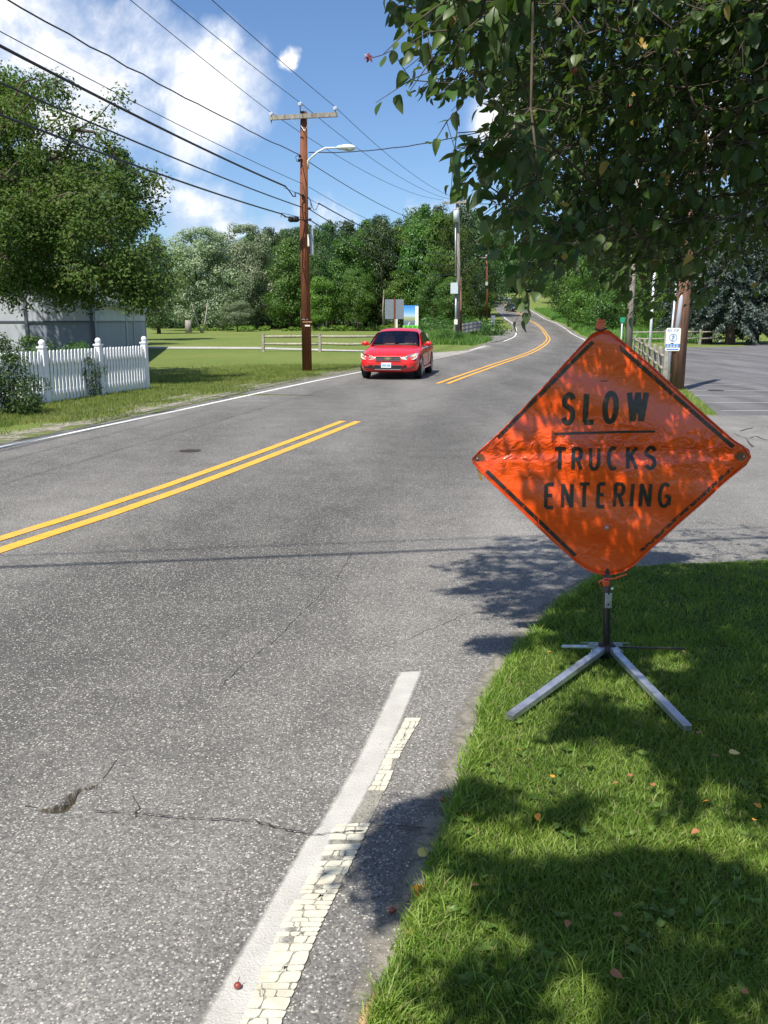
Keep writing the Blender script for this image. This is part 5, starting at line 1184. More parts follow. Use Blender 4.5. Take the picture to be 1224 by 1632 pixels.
exit_span(pole_pt(478, 247, 29.35), -.1, (12, 0), .014, 'power_line', 'slightly kinked dark cable leading left from below the crossarm', wob=.02, n=40, group='wires leading left from the tall brown pole')
exit_span(pole_pt(482, 293, 29.35), -.1, (0, 50), .008, 'power_line', 'thin wire leading left from the middle of the tall pole', group='wires leading left from the tall brown pole')
exit_span(pole_pt(455, 297, 28.4), -.15, (0, 73), .026, 'telephone_cable', 'thickest upper black cable, ending in a drooping loop before the pole', group='wires leading left from the tall brown pole')
exit_span(pole_pt(483, 331, 29.3), -.12, (0, 132), .017, 'telephone_cable', 'middle black cable crossing before the olive tree', group='wires leading left from the tall brown pole')
exit_span(pole_pt(449, 341, 28.3), -.12, (0, 183), .021, 'telephone_cable', 'lowest black cable with the splice box at its pole end', group='wires leading left from the tall brown pole')
for pts, r in (([(455, 297, 28.4), (461, 304, 28.6), (467, 313, 28.8), (471, 313, 28.9), (470, 307, 29.0), (475, 308, 29.2), (483, 313, 29.3)], .018), ([(449, 341, 28.3), (454, 345, 28.6), (462, 347, 28.8), (474, 349, 29.1), (484, 351, 29.3), (494, 351, 29.6)], .02), ([(449, 339.5, 28.3), (484, 347.5, 29.3)], .009), ([(452, 299, 28.4), (484, 312, 29.3), (509, 326, 30.5)], .007),
               ([(491, 314, 29.6), (495, 320, 29.7), (496, 331, 29.8), (494, 335, 29.8)], .012), ([(493, 316, 29.7), (500, 335, 30), (504, 334, 30.2), (508, 324, 30.6)], .010), ([(475, 247, 29.3), (471, 250, 29.2), (473, 257, 29.2), (478, 258, 29.3)], .010)):
    W(MB().tube([P(*q) for q in pts], r, 6).build('jumper_cable', M['wire']))
for a in (455, 461, 468): W(MB().tube([P(a-7, 341 + (a-455)*.25, 28.5), P(a-7, 346+(a-455)*.25, 28.5)], .012, 5).build('cable_hanger', M['wire']))
# second pole with boxes
def pole_b(px, ybase, ytop, Y, label, r, mat, name='utility_pole'):
    a = P(px, ybase, Y); b = P(px+(-2 if px < 700 else 0), ytop, Y); t = thing(name, label, 'utility pole', (a.x, Y, a.z)); h = b.z-a.z
    MB().tube([(0, 0, -.6), (0, 0, h*.5), (b.x-a.x, 0, h)], [r, r*.85, r*.65], 12).build('pole', M[mat], t); return t, h
Y2 = 67; up2, h2 = pole_b(729, 533, 320, Y2, 'pale grey pole with transformer can and metal cabinet on the grass bank', .17, 'pole_grey')
def L2(px, py, dy=0): p = P(px, py, Y2+dy); return p-up2.location
MB().beam(L2(705, 324, -.2), L2(745, 322, -.2), .1, .13).build('crossarm', M['pole_grey'], up2)
q = L2(727, 344, -.35); MB().tube([q+Vector((0, 0, -.42)), q+Vector((0, 0, .32)), q+Vector((0, 0, .40))], [.20, .20, .12], 14).build('transformer', M['grey_paint'], up2)
for s in (-.12, 0, .1): MB().tube([q+Vector((s, -.1, .36)), q+Vector((s, -.1, .56))], [.03, .015], 6).build('bushing', M['porcelain'], up2)
MB().box(L2(724, 459.5, -.3), (.54, .32, .78)).build('meter_cabinet', M['grey_paint'], up2, bevel=.015)
MB().tube([L2(726, 355, -.2), L2(726, 440, -.2)], .05, 8).build('conduit', M['galv'], up2)
MB().tube([L2(726.5, 468, -.2), L2(726.5, 528, -.2)], .07, 8).build('conduit', M['galv'], up2)
MB().box(L2(726.5, 513, -.35), (.24, .14, .36)).build('meter_box', M['bus_white'], up2)
for a in (709, 726, 742): MB().ball(L2(a, 320, -.2), .06, (1, 1, 1.3)).build('insulator', M['porcelain'], up2)
t, _ = pole_b(734, 533, 442, Y2+1.0, 'short brown pole stub standing close behind the pale grey pole', .11, 'pole_brown2')
Y3 = 128; up3, h3 = pole_b(775.5, 514, 408, Y3, 'slim reddish pole with short crossarm far along the climbing road', .16, 'pole_brown')
up3.location.z = hz(up3.location.x, Y3)-.1 if abs(hz(up3.location.x, Y3)-up3.location.z) < .6 else up3.location.z
def L3(px, py): return P(px, py, Y3-.2)-up3.location
MB().beam(L3(763, 410.5), L3(790, 410.5), .12, .16).build('crossarm', M['pole_grey'], up3)
for a in (764, 775, 789): MB().ball(L3(a, 407.5), .10, (1, 1, 1.3)).build('insulator', M['porcelain'], up3)
MB().tube([L3(775.5, 420), L3(766, 446)], .03, 5).build('guy_wire', M['wire_grey'], up3)
MB().box(L3(775.5, 452), (.3, .3, .5)).build('pole_band', M['grey_paint'], up3)
# wires on from pole one to pole two and three
for i, (q, px2) in enumerate(zip(ins, (709, 726, 742))):
    q2 = P(px2, 319, Y2-.2); tag(span(q, q2, .55, .010).build('power_line', M['wire_grey']), 'primary wire from the %s insulator on to the pale grey pole' % ('left', 'middle', 'right')[i], 'cable', 'wires between the tall brown pole and the pale grey pole')
    tag(span(q2, P((764, 775, 789)[i], 407, Y3-.2), .6, .012).build('power_line', M['wire_grey']), 'primary wire from the pale grey pole to the slim far pole, %s strand' % ('left', 'middle', 'right')[i], 'cable', 'wires beyond the pale grey pole')
for i, (a, b, ty, r, s, lb) in enumerate(((492, 258, 366, .013, .5, 'dark neutral cable running right from below the street lamp'), (492, 298, 385, .008, .6, 'thin wire running right from the middle of the tall pole'), (508, 324, 405, .020, .5, 'thick cable running right, uppermost of the telephone cables'), (492, 333, 420, .016, .7, 'telephone cable running right, second of three'), (496, 352, 434, .018, .8, 'telephone cable running right, lowest of three'))):
    tag(span(P(a, b, 29.6 if a < 500 else 30.5), P(728, ty, Y2), s, r).build('telephone_cable' if i > 1 else 'power_line', M['wire']), lb, 'cable', 'wires between the tall brown pole and the pale grey pole')
    tag(span(P(728, ty, Y2), P(775, 425+i*6, Y3), .8, r*.9).build('telephone_cable' if i > 1 else 'power_line', M['wire_grey']), 'cable strung past the wood between the two farther poles, strand %s from the top' % ('first', 'second', 'third', 'fourth', 'fifth')[i], 'cable', 'wires beyond the pale grey pole')
# right-hand pole, bus stop sign
RP = Vector((6.95, 21.2, 0)); up4 = thing('utility_pole', 'thick splintered brown pole beside the bus stop sign and parking lot', 'utility pole', tuple(RP))
MB().tube([(0, 0, -.3), (.01, 0, 2.0), (.05, 0, 4.6), (.12, 0, 7.7)], [.175, .165, .15, .12], 16).build('pole', M['pole_brown2'], up4)
gd = MB(); 
gd.tube([(-.13, -.1, .98), (-.07, -.12, 2.15), (-.07, -.10, 2.32)], [.075, .05, .012], 10); gd.build('cable_guard', M['guard'], up4)
for k in range(40):
    a = random.uniform(PI, 2*PI); z = random.uniform(.3, 4); r = .16; xx = z*.01
    if k < 26: MB().beam((xx+r*math.cos(a), r*math.sin(a), z), (xx+(r+.02)*math.cos(a), (r+.02)*math.sin(a), z+.09), .012, .008).build('splinter', M['pole_brown2'], up4)
tag(span(P(492, 243, 29.5), RP+Vector((.10, 0, 7.35)), .55, .014, 40, wob=.012).build('service_wire', M['wire']), 'slack wire crossing the sky from the tall pole to the right', 'cable')
bs = P(1071, 541, 18.0); bst = thing('bus_stop_sign', 'small cream and blue bus stop sign on a perforated metal post', 'bus stop sign', (bs.x+.02, 18.0, 0))
MB().tube([(0, .03, -.2), (-.04, .03, 1.0), (.0, .03, 2.35)], .024, 8).build('post', M['galv'], bst)
bz = bs.z; pl_ = [(-.145, bz-.205), (-.125, bz-.225), (.125, bz-.225), (.145, bz-.205), (.145, bz+.205), (.125, bz+.225), (-.125, bz+.225), (-.145, bz+.205)]
MB().poly([(x, -.006, z) for x, z in pl_], .005, (0, -1, 0)).build('sign_plate', M['bus_white'], bst)
MB().poly([(x, -.0085, z) for x, z in ((-.143, bz-.155), (.143, bz-.155), (.143, bz-.085), (-.143, bz-.085))]).build('blue_band', M['blue_print'], bst)
MB().poly([(x, -.0085, z) for x, z in ((-.12, bz-.205), (.12, bz-.205), (.12, bz-.185), (-.12, bz-.185))]).build('printed_line', M['blue_print'], bst)
for z_ in (bz-.108, bz-.135):
    for k in range(4): MB().poly([(x, -.010, z) for x, z in ((-.12+.062*k, z_-.006), (-.075+.062*k, z_-.006), (-.075+.062*k, z_+.006), (-.12+.062*k, z_+.006))]).build('printed_word', M['bus_white'], bst)
ringp = arc(0, bz+.035, .072, .072, 0, 360, 28)
strokes([ringp], .012, lambda x, z, li: (x, -.0085, z)).build('roundel', M['blue_print'], bst)
strokes([[(0, bz-.02), (0, bz+.05)], arc(0, bz+.074, .013, .013, 0, 360, 10), [(-.03, bz+.05), (.02, bz+.055), (.035, bz+.03)], [(-.03, bz+.015), (.012, bz+.03)], [(0, bz+.0), (-.03, bz-.015)]], .010, lambda x, z, li: (x, -.0092-.0002*li, z)).build('pictogram', M['blue_print'], bst)
cx_ = -.118
for ch in 'BUS STOP':
    if ch != ' ':
        polys = [[(cx_+u*.02, bz+.155+v*.042) for u, v in q] for q in GL[ch]]
        strokes(polys, .006, lambda x, z, li: (x, -.0085-.0002*li, z)).build('letter', M['blue_print'], bst)
    cx_ += .029
MB().box((-.012, 0.0, 1.16), (.055, .012, .07)).build('post_sticker', M['blue_print'], bst)
for z_ in (.45, .62, .8): MB().ball((-.02, .005, z_), .012).build('post_bolt', M['dark_metal'], bst)
# white pole, weathered pole, green marker
w0 = P(1036, 545, 44); o = MB().tube([(0, 0, -.5), (.0, 0, 2.2), (.03, 0, 9)], [.075, .065, .045], 10).build('white_pole', M['white_vinyl']); o.location = (w0.x, 44, hz(w0.x, 44)); tag(o, 'slim white flagpole rising behind the leaves beyond the split-rail fence', 'flagpole')
w1 = P(1001, 565, 36); o = MB().tube([(0, 0, -.5), (.0, 0, 3), (.0, 0, 8.5)], [.14, .13, .09], 12).build('weathered_pole', M['pole_grey']); o.location = (w1.x, 36, 0); tag(o, 'grey weathered wooden pole behind the top of the orange sign', 'pole')
g0 = P(989, 560, 40); t = thing('street_marker', 'thin post with a small green plate right of the orange sign top', 'sign', (g0.x, 40, 0)); MB().tube([(0, 0, -.1), (0, 0, 1.75)], .03, 6).build('post', M['grey_paint'], t); MB().box((0, -.04, 1.68), (.20, .02, .22)).build('plate', M['green_sign'], t)

# ------------------------------------------------------------------ fences
def rail_fence(pts, hp, label, rails, pr, rr_, mat='wood_grey', name='split_rail_fence', cap=False):
    t = thing(name, label, 'fence', pts[0])
    rq = random.Random(len(pts)); org = Vector(pts[0])
    for i, p in enumerate(pts):
        p = Vector(p)-org; MB().box(p+Vector((0, 0, hp/2-.05)), (pr, pr*1.1, hp+.1), rz=rq.uniform(-.2, .2), taper=.86).build('post', M[mat], t, bevel=.012)
        if i:
            a = Vector(pts[i-1])-org
            for h in rails: MB().tube([a+Vector((0, 0, h+rq.uniform(-.03, .03))), a.lerp(p, .5)+Vector((0, 0, h-.02)), p+Vector((0, 0, h+rq.uniform(-.03, .03)))], [rr_*.8, rr_, rr_*.8], 6).build('rail', M[mat], t)
    return t
rail_fence([(P(420, 561, 49).x, 49, 0), (P(510, 561, 49.0).x, 49.0, 0), (P(600, 560, 48.2).x, 48.2, 0), (2.3, 48.2, 0)], 0.98, 'weathered two-rail split fence in the field behind the red car', (.42, .83), .15, .075)
rp_ = [(P(a_, 560, y_).x, y_, 0) for a_, y_ in ((1062, 24.2), (1052, 26.8), (1043, 29.8), (1034, 33.4), (1026, 37.6), (1018, 42.6), (1010, 48.5))]
rail_fence(rp_, 0.88, 'grey split-rail fence running back between the road and the parking lot', (.34, .68), .13, .055)
rail_fence([(P(1005, 545, 62).x, 62, 0), (P(1060, 545, 62).x, 62, 0), (P(1115, 545, 63).x, 63, 0), (P(1170, 545, 66).x, 66, 0)], 1.05, 'pale rail fence on the grass strip behind the parking lot', (.45, .9), .14, .06, 'bark_pale')
# low dark picket fence on the bank
t = thing('low_fence', 'low dark grey picket fence leaning along the grass bank by the pale pole', 'fence', (P(728, 533, 66).x, 66, .5)); bo = Vector(t.location)
for k in range(20):
    f = k/19; p = P(724+42*f, 531-9*f, 66+16*f)-bo; g_ = Vector((0, 0, 0)); MB().box(p+Vector((0, 0, .22)), (.10, .05, .78), rz=.2).build('picket', M['pole_grey' if k % 3 == 0 else 'trim_dark'], t)
for h in (.1, .4): MB().beam(P(724, 531, 66)-bo+Vector((0, .05, h)), P(766, 522, 82)-bo+Vector((0, .05, h)), .05, .08).build('rail', M['trim_dark'], t)
# white vinyl picket fence
fA, fB = Vector((-5.78, 21.7, 0)), Vector((-7.75, 13.65, 0)); fd = (fB-fA).normalized(); fl = (fB-fA).length
pf = thing('picket_fence', 'white vinyl picket fence with ball-topped posts in front of the grey garage', 'fence', tuple(fA), 0)
pk = MB().box((0, 0, .52), (.068, .022, .98)); pk.poly([(-.034, -.011, 1.01), (.034, -.011, 1.01), (.018, -.011, 1.05), (-.018, -.011, 1.05)][::1], .022, (0, -1, 0)); pko = pk.build('picket', M['white_vinyl'], pf); pk_me = pko.data; bpy.data.objects.remove(pko)
pst = MB().box((0, 0, .54), (.13, .13, 1.12)); posto = pst.build('post', M['white_vinyl'], pf, bevel=.006); pcap = MB().box((0, 0, 1.115), (.165, .165, .035)).box((0, 0, 1.14), (.09, .09, .02)).build('post_cap', M['white_vinyl'], posto, bevel=.004); pball = MB().ball((0, 0, 1.20), .066, (1, 1, 1.05), 14, 10).build('post_ball', M['white_vinyl'], posto)
ang = math.atan2(fd.y, fd.x); npost = 5; sp_ = 2.03
for i in range(npost):
    p = fd*(i*sp_); c = posto if i == 0 else copy_tree(posto, pf); c.location = p; c.rotation_euler = (0, 0, ang)
    if i < npost-1:
        for k in range(15):
            o = bpy.data.objects.new('picket', pk_me); COL.objects.link(o); o.parent = pf; o.location = fd*(i*sp_+.13+k*(sp_-.26)/14)+Vector((0, 0, random.uniform(-.006, .006))); o.rotation_euler = (0, 0, ang)
        nn = Vector((-fd.y, fd.x, 0))*-.035
        for h in (.22, .84): MB().beam(p+nn+fd*.05+Vector((0, 0, h)), p+nn+fd*(sp_-.05)+Vector((0, 0, h)), .04, .09).build('rail', M['white_vinyl'], pf)
# return of the fence toward the garage
for k in range(10):
    pass
# shrubs at the fence
def shrub(px, py, Y, top, wpx, label, mat='leaf_shrub', proto='bush0', name='shrub'):
    x = P(px, py, Y).x; h = P(px, top, Y).z; t = thing(name, label, 'shrub', (x, Y, -.03), random.uniform(0, 6)); c = link('crown', crown_var(proto, mat), None, t); ws = wpx/FPX*Y/1.1; c.scale = (ws, ws, h); 
    MB().tube([(0, 0, 0), (0, 0, h*.5)], [.03, .015], 6).build('stem', M['bark'], t); return t
shrub(18, 600, 15.6, 558, 98, 'dark rounded shrub growing through the near end of the white fence')
shrub(128, 590, 19.4, 560, 58, 'sprawling shrub peering through the pickets of the white fence', proto='bush1')
shrub(48, 560, 21.5, 533, 90, 'low hedge bush rising behind the white fence before the garage', 'leaf_mid')
shrub(120, 560, 22.5, 543, 60, 'loose green bush behind the middle of the white fence', 'leaf_mid', 'bush1')
shrub(-20, 560, 20.5, 528, 90, 'green bush at the left picture edge behind the white fence', 'leaf_shrub', 'bush1')
t = shrub(712, 540, 62, 530, 40, 'small rounded weed bush on the bank right of the red car', 'leaf_mid'); t.location.z = hz(t.location.x, 62)-.1
# ------------------------------------------------------------------ grey garage
C0 = Vector((-9.55, 29.8, 0)); sdv = Vector((-.196, .98, 0)).normalized(); fdv = Vector((-.98, -.196, 0)).normalized(); gl = 27.0; gw = 7.4; EV = 2.44
gr = thing('garage', 'blue-grey panelled garage with gabled roof under the olive tree', 'building', tuple(C0))
def wallq(o0, dirv, a, b, z0, z1, out, mat, name, th=.05):
    n_ = Vector((dirv.y, -dirv.x, 0)); 
    if n_.dot(-C0) < 0: n_ = -n_
    c = dirv*((a+b)/2)+n_*out+Vector((0, 0, (z0+z1)/2))-n_*th/2
    return MB().box(c, (abs(b-a), th, z1-z0), rz=math.atan2(dirv.y, dirv.x)).build(name, M[mat], gr)
for (dirv, L, segs) in ((sdv, gl, (0, 12.5, 17.0, gl)), (fdv, gw, (0, 2.1, 3.3, 5.4, gw))):
    for a, b in zip(segs, segs[1:]):
        wide = (a == 2.1); 
        wallq(C0, dirv, a, b, 0, 1.60, .0 if not wide else .02, 'wall_dark' if not wide else 'wall_light', 'wall_panel'); wallq(C0, dirv, a, b, 1.60, EV, .02 if not wide else .021, 'wall_light', 'wall_panel')
        wallq(C0, dirv, a, b, 1.585, 1.635, .045, 'trim_dark', 'drip_rail', .03)
for a in (.07, 12.4, 17.0, gl-.1): wallq(C0, sdv, a-.12 if a > 1 else 0, a+.35 if 1 < a < 20 else a+.1, 0, EV, .05, 'trim', 'batten', .04)
for a in (.06, 2.1, 3.3, 5.4, gw-.1): wallq(C0, fdv, a-.04, a+.05, 0, EV, .052, 'trim_dark', 'batten', .04)
apex = EV+gw/2*.62
n_f = Vector((fdv.y, -fdv.x, 0)); n_f = -n_f if n_f.dot(-C0) < 0 else n_f
MB().poly([fdv*0+n_f*.03+Vector((0, 0, EV)), fdv*gw+n_f*.03+Vector((0, 0, EV)), fdv*gw/2+n_f*.03+Vector((0, 0, apex))][::-1], .06, tuple(n_f)).build('gable_wall', M['gable'], gr)
rf_ = bpy.data.objects.new('roof', None)
for s in (0, 1):
    ed = fdv*(-.35 if s == 0 else gw+.35)+Vector((0, 0, EV-.35*.62+.05)); rd = fdv*(gw/2)+Vector((0, 0, apex+.05)); a0 = n_f*.35; a1 = sdv*gl
    q = [ed+a0, ed+a1, rd+a1, rd+a0]; q = q if s else q[::-1]
    nr = (q[1]-q[0]).cross(q[2]-q[0]).normalized(); q = q if nr.z > 0 else q[::-1]; nr = nr if nr.z > 0 else -nr
    MB().poly(q, .06, tuple(nr)).build('roof', M['shingle'], gr)
    MB().beam(ed+a0+Vector((0, 0, -.06))+n_f*.02, rd+a0+Vector((0, 0, -.06))+n_f*.02, .03, .17).build('barge_board', M['trim'], gr)
eb = fdv*-.36+Vector((0, 0, EV-.20)); MB().beam(eb+n_f*.35, eb+sdv*gl, .03, .14).build('fascia', M['trim'], gr)
MB().box(sdv*gl*.52+fdv*3.6+Vector((0, 0, apex-.1)), (.4, .4, .3)).build('ridge_vent', M['trim_dark'], gr)

# ------------------------------------------------------------------ boards by the field
bb = P(645, 530, 62); t = thing('billboard', 'landscape picture board with green panel and white posts behind the red car', 'billboard', (bb.x, 62, 0)); bo = Vector((bb.x, 62, 0)); zb = hz(bb.x, 62)
def LB(px, py, dy=0): return P(px, py, 62+dy)-bo
MB().box((LB(655, 504)+Vector((0, 0, 0))), (1.0, .05, 1.45)).build('picture_panel', M['picture'], t)
MB().box(LB(654, 523, -.05), (1.05, .05, .38)).build('green_panel', M['green_print'], t)
for (a, wd, y0) in ((629, .11, 507), (632.5, .09, 508), (665.3, .13, 488), (662.5, .06, 488)): p = LB(a, y0); MB().box((p.x, .03 if a < 640 else .02, (p.z-.2)/2), (wd*1.1, .1, p.z+.2)).build('post', M['white_board'], t)
for a in (648, 655.5): p = LB(a, 528); MB().box((p.x, .05, p.z/2), (.09, .08, p.z+.1)).build('foot_post', M['white_board'], t)
for k, (a, b, w_) in enumerate(((645, 521, .16), (652, 521, .22), (659, 521, .2), (646, 525.5, .24), (657, 525.5, .26))): MB().box(LB(a+2, b, -.082), (w_, .006, .05)).build('printed_word', M['dark_print'], t)
sb = P(628, 530, 54); t = thing('road_sign', 'grey rear face of a square road sign on a brown post behind the red car', 'road sign', (sb.x, 54, 0)); bo = Vector((sb.x, 54, 0))
p = P(628.5, 493, 54)-bo; MB().box(p, (1.12, .03, 1.14)).build('sign_plate', M['sign_back'], t, bevel=.008); MB().box((p.x, -.05, p.z/2+.25), (.075, .06, p.z+.85)).build('post', M['pole_brown'], t)
# signs far up the road
q0 = P(783, 512, 112); t = thing('utility_cabinet', 'small grey cabinet with posts beside the far bend of the road', 'cabinet', (q0.x, 112, hz(q0.x, 112))); MB().box((0, 0, .75), (.75, .6, 1.3)).build('body', M['grey_paint'], t, bevel=.03); MB().box((0, -.31, .8), (.6, .02, 1.0)).build('door', M['galv'], t)
q1 = P(785.5, 522, 100); t = thing('road_sign', 'dark thin post with small plate left of the far bend', 'road sign', (q1.x, 100, hz(q1.x, 100))); MB().tube([(0, 0, -.1), (0, 0, 2.2)], .05, 6).build('post', M['dark_metal'], t); MB().box((0, -.05, 1.9), (.45, .03, .6)).build('plate', M['sign_back'], t)

# ------------------------------------------------------------------ red car
def sedan(paint, label, loc, yaw, scale=1.0, detail=True):
    car = thing('parked_car' if not detail else 'car', label, 'car', loc, yaw)
    ST = [(-2.50, .60, .34, .60), (-2.44, .78, .25, .70), (-2.28, .87, .20, .775), (-1.95, .905, .19, .85), (-1.5, .92, .19, .915), (-1.05, .925, .19, .965), (-.80, .925, .19, .985), (0, .93, .19, .975), (.9, .93, .19, .985), (1.5, .925, .19, 1.03), (1.95, .91, .2, 1.06), (2.3, .87, .23, 1.05), (2.45, .78, .30, .98), (2.50, .60, .40, .86)]
    V, F = [], []
    for (y, w_, zb_, zt) in ST:
        sec = [(0, zb_), (.80*w_, zb_), (.95*w_, zb_+.06), (1.0*w_, zb_+.22), (1.0*w_, (zb_+zt)/2+.04), (.985*w_, zt-.17), (.93*w_, zt-.055), (.80*w_, zt-.008), (.5*w_, zt+.012), (0, zt+.022)]
        full = sec+[(-a, b) for a, b in sec[-2:0:-1]]
        V += [(a, y, b) for a, b in full]
    n = 18
    for i in range(len(ST)-1):
        for k in range(n): F.append([i*n+k, (i+1)*n+k, (i+1)*n+(k+1) % n, i*n+(k+1) % n])
    m = MB(); m.v = V; m.f = F; m.sm = [True]*len(F); m.f.append(list(range(n))); m.sm.append(True); m.f.append([(len(ST)-1)*n+k for k in range(n)][::-1]); m.sm.append(True)
    body = m.build('body', paint, car, sub=2)
    # cabin
    GH = [(-1.02, .80, .93, .955, .78), (-.62, .83, .93, 1.17, .74), (-.17, .84, .93, 1.41, .66), (.15, .84, .93, 1.485, .64), (.7, .84, .93, 1.51, .63), (1.05, .83, .93, 1.46, .62), (1.45, .82, .96, 1.26, .66), (1.85, .80, 1.0, 1.06, .72)]
    V, F = [], []
    for (y, wb, zb_, zt, wt) in GH:
        sec = [(wb, zb_), (wb+.01, zb_+.03), (wt+.055*(1 if zt > 1.1 else .3), zb_+(zt-zb_)*.72), (wt, zt-.045), (wt-.10, zt-.008), (wt*.45, zt+.008), (0, zt+.012)]; full = sec+[(-a, b) for a, b in sec[-2::-1]]; V += [(a, y, b) for a, b in full]
    n = 13
    for i in range(len(GH)-1):
        for k in range(n-1):
            if not (detail and i < 2 and 3 <= k <= 8): F.append([i*n+k, i*n+k+1, (i+1)*n+k+1, (i+1)*n+k])
    m = MB(); m.v = V; m.f = F; m.sm = [True]*len(F); m.build('cabin', paint, car, sub=2)
    def gp(y0, y1, o_):   # interpolated cabin section
        pass
    def grid(pa, pb, pc, pd, bow, name, mat, nu=8, nv=5, off=(0, 0, 0)):
        mm_ = MB(); 
        for i in range(nv+1):
            for k in range(nu+1):
                u, v = k/nu, i/nv; p = Vector(pa).lerp(Vector(pb), u).lerp(Vector(pd).lerp(Vector(pc), u), v)+Vector(bow)*(4*u*(1-u)) + Vector(off); mm_.v.append(tuple(p))
        for i in range(nv):
            for k in range(nu): b = i*(nu+1)+k; mm_.f.append([b, b+1, b+nu+2, b+nu+1]); mm_.sm.append(True)
        return mm_.build(name, mat, car)
    G_ = M['car_glass']
    ws = grid((-.755, -.955, 1.005), (.755, -.955, 1.005), (.585, -.20, 1.365), (-.585, -.20, 1.365), (0, -.05, .03), 'windshield', M['windshield'] if detail else G_, off=(0, -.035, .030))
    grid((.70, 1.78, 1.10), (-.70, 1.78, 1.10), (-.56, 1.12, 1.41), (.56, 1.12, 1.41), (0, .05, .03), 'rear_window', G_, off=(0, .03, .03))
    for s in (-1, 1):
        for (pts, nm_) in (([(-.72, 1.005), (.18, 1.00), (.18, 1.375), (-.05, 1.37), (-.38, 1.22)], 'front_window'), ([(.26, 1.00), (1.02, 1.01), (1.35, 1.06), (1.12, 1.28), (.95, 1.36), (.26, 1.385)], 'rear_side_window')):
            q = []
            for (y, z) in pts: q.append((s*(.885-(z-.98)*.44), y, z))
            MB().poly(q if s > 0 else q[::-1], .01, (s, 0, 0)).build(nm_, G_, car)
        # wheels and arches
        for y in (-1.55, 1.35):
            wh = bpy.data.objects.new('wheel', None); COL.objects.link(wh); wh.parent = car; wh.location = (s*.82, y, .325)
            m = MB().tube([(-.115, 0, 0), (-.09, 0, 0), (.09, 0, 0), (.115, 0, 0)], [.29, .325, .325, .29], 24); m.build('tyre', M['rubber'], wh)
            MB().tube([(s*.10, 0, 0), (s*.118, 0, 0)], [.215, .20], 20).build('rim', M['rim'], wh)
            for k in range(5): a = 2*PI*k/5; MB().beam((s*.121, 0, 0), (s*.121, .19*math.cos(a), .19*math.sin(a)), .012, .055).build('spoke', M['chrome'], wh)
            m = MB(); m.poly([(s*.938, y+.385*math.cos(a), .33+.385*math.sin(a)) for a in [PI*k/14-.30*(0 if 0 < k < 14 else (1 if k == 0 else -1)) for k in range(15)]], .02, (s, 0, 0)); m.build('wheel_arch', M['car_dark'], car)
        mr = MB().ball((s*1.02, -.62, 1.03), .10, (1.15, .6, .75), 12, 8); mr.beam((s*.88, -.60, 1.0), (s*.96, -.62, 1.01), .06, .05); mr.build('mirror', paint, car)
        # headlights wrap the corner
        hl = MB(); outer = [(.40, -2.478, .615), (.56, -2.462, .59), (.78, -2.40, .605), (.86, -2.28, .66), (.885, -2.12, .785), (.80, -2.29, .785), (.62, -2.42, .745), (.42, -2.475, .675)]
        hl.poly([(s*a, b-.018, c_) for a, b, c_ in (outer if s > 0 else outer[::-1])]); o = hl.build('headlight', M['headlamp'], car)
        MB().ball((s*.56, -2.46, .65), .045, (1, .5, 1), 10, 8).build('lamp_bulb', M['chrome'], o); MB().ball((s*.70, -2.41, .665), .045, (1, .5, 1), 10, 8).build('lamp_bulb', M['chrome'], o); MB().ball((s*.80, -2.33, .69), .03, (1, .5, 1.0), 8, 6).build('turn_lamp', M['amber'], o)
        fg = [(.42, -2.47, .33), (.74, -2.40, .35), (.76, -2.38, .42), (.48, -2.46, .44)]; MB().poly([(s*a, b-.045, c_) for a, b, c_ in (fg if s > 0 else fg[::-1])]).build('fog_recess', M['car_dark'], car)
        MB().beam((s*.925, -1.1, .30), (s*.925, .95, .30), .03, .06).build('sill_trim', paint, car)
        for yy in (.0, .85): MB().beam((s*.936, yy, .80), (s*.936, yy+.17, .80), .02, .03).build('door_handle', paint, car)
        MB().beam((s*.930, .22, .28), (s*.930, .22, .93), .004, .008).build('door_seam', M['car_dark'], car)
        tl = MB().box((s*.72, 2.44, .82), (.28, .08, .16)); tl.build('tail_light', M['fruit'], car, bevel=.02)
    yf = -2.517
    MB().box((0, yf+.012, .635), (.74, .03, .105)).build('grille', M['car_dark'], car, bevel=.01)
    for z_ in (.588, .682): MB().box((0, yf, z_), (.76, .02, .013)).build('grille_trim', M['chrome'], car)
    MB().box((0, yf-.002, .635), (.72, .012, .010)).build('grille_bar', M['chrome'], car)
    bow = [(-.10, -.018), (-.10, .018), (-.045, .018), (-.035, .034), (.045, .034), (.045, .018), (.10, .018), (.10, -.018), (.045, -.018), (.035, -.034), (-.045, -.034), (-.045, -.018)]
    MB().poly([(a, yf-.016, .635+b) for a, b in bow][::-1], .008, (0, -1, 0)).build('badge', M['gold'], car)
    MB().box((0, yf+.02, .375), (.86, .03, .13)).build('air_intake', M['car_dark'], car, bevel=.01); MB().box((0, yf+.004, .302), (.80, .02, .018)).build('bumper_trim', M['chrome'], car)
    pl2 = MB().box((-.05, yf-.012, .43), (.305, .01, .155)).build('licence_plate', M['plate'], car, bevel=.005)
    for k in range(6): MB().box((-.15+.038*k+(.02 if k > 2 else 0), yf-.019, .425), (.022, .003, .06)).build('plate_character', M['blue_print'], pl2)
    for s in (-1, 1): MB().beam((s*.70-.1*s, -.99, 1.035), (s*.12-.1*s, -1.05, 1.05), .012, .012).build('wiper', M['car_dark'], car)
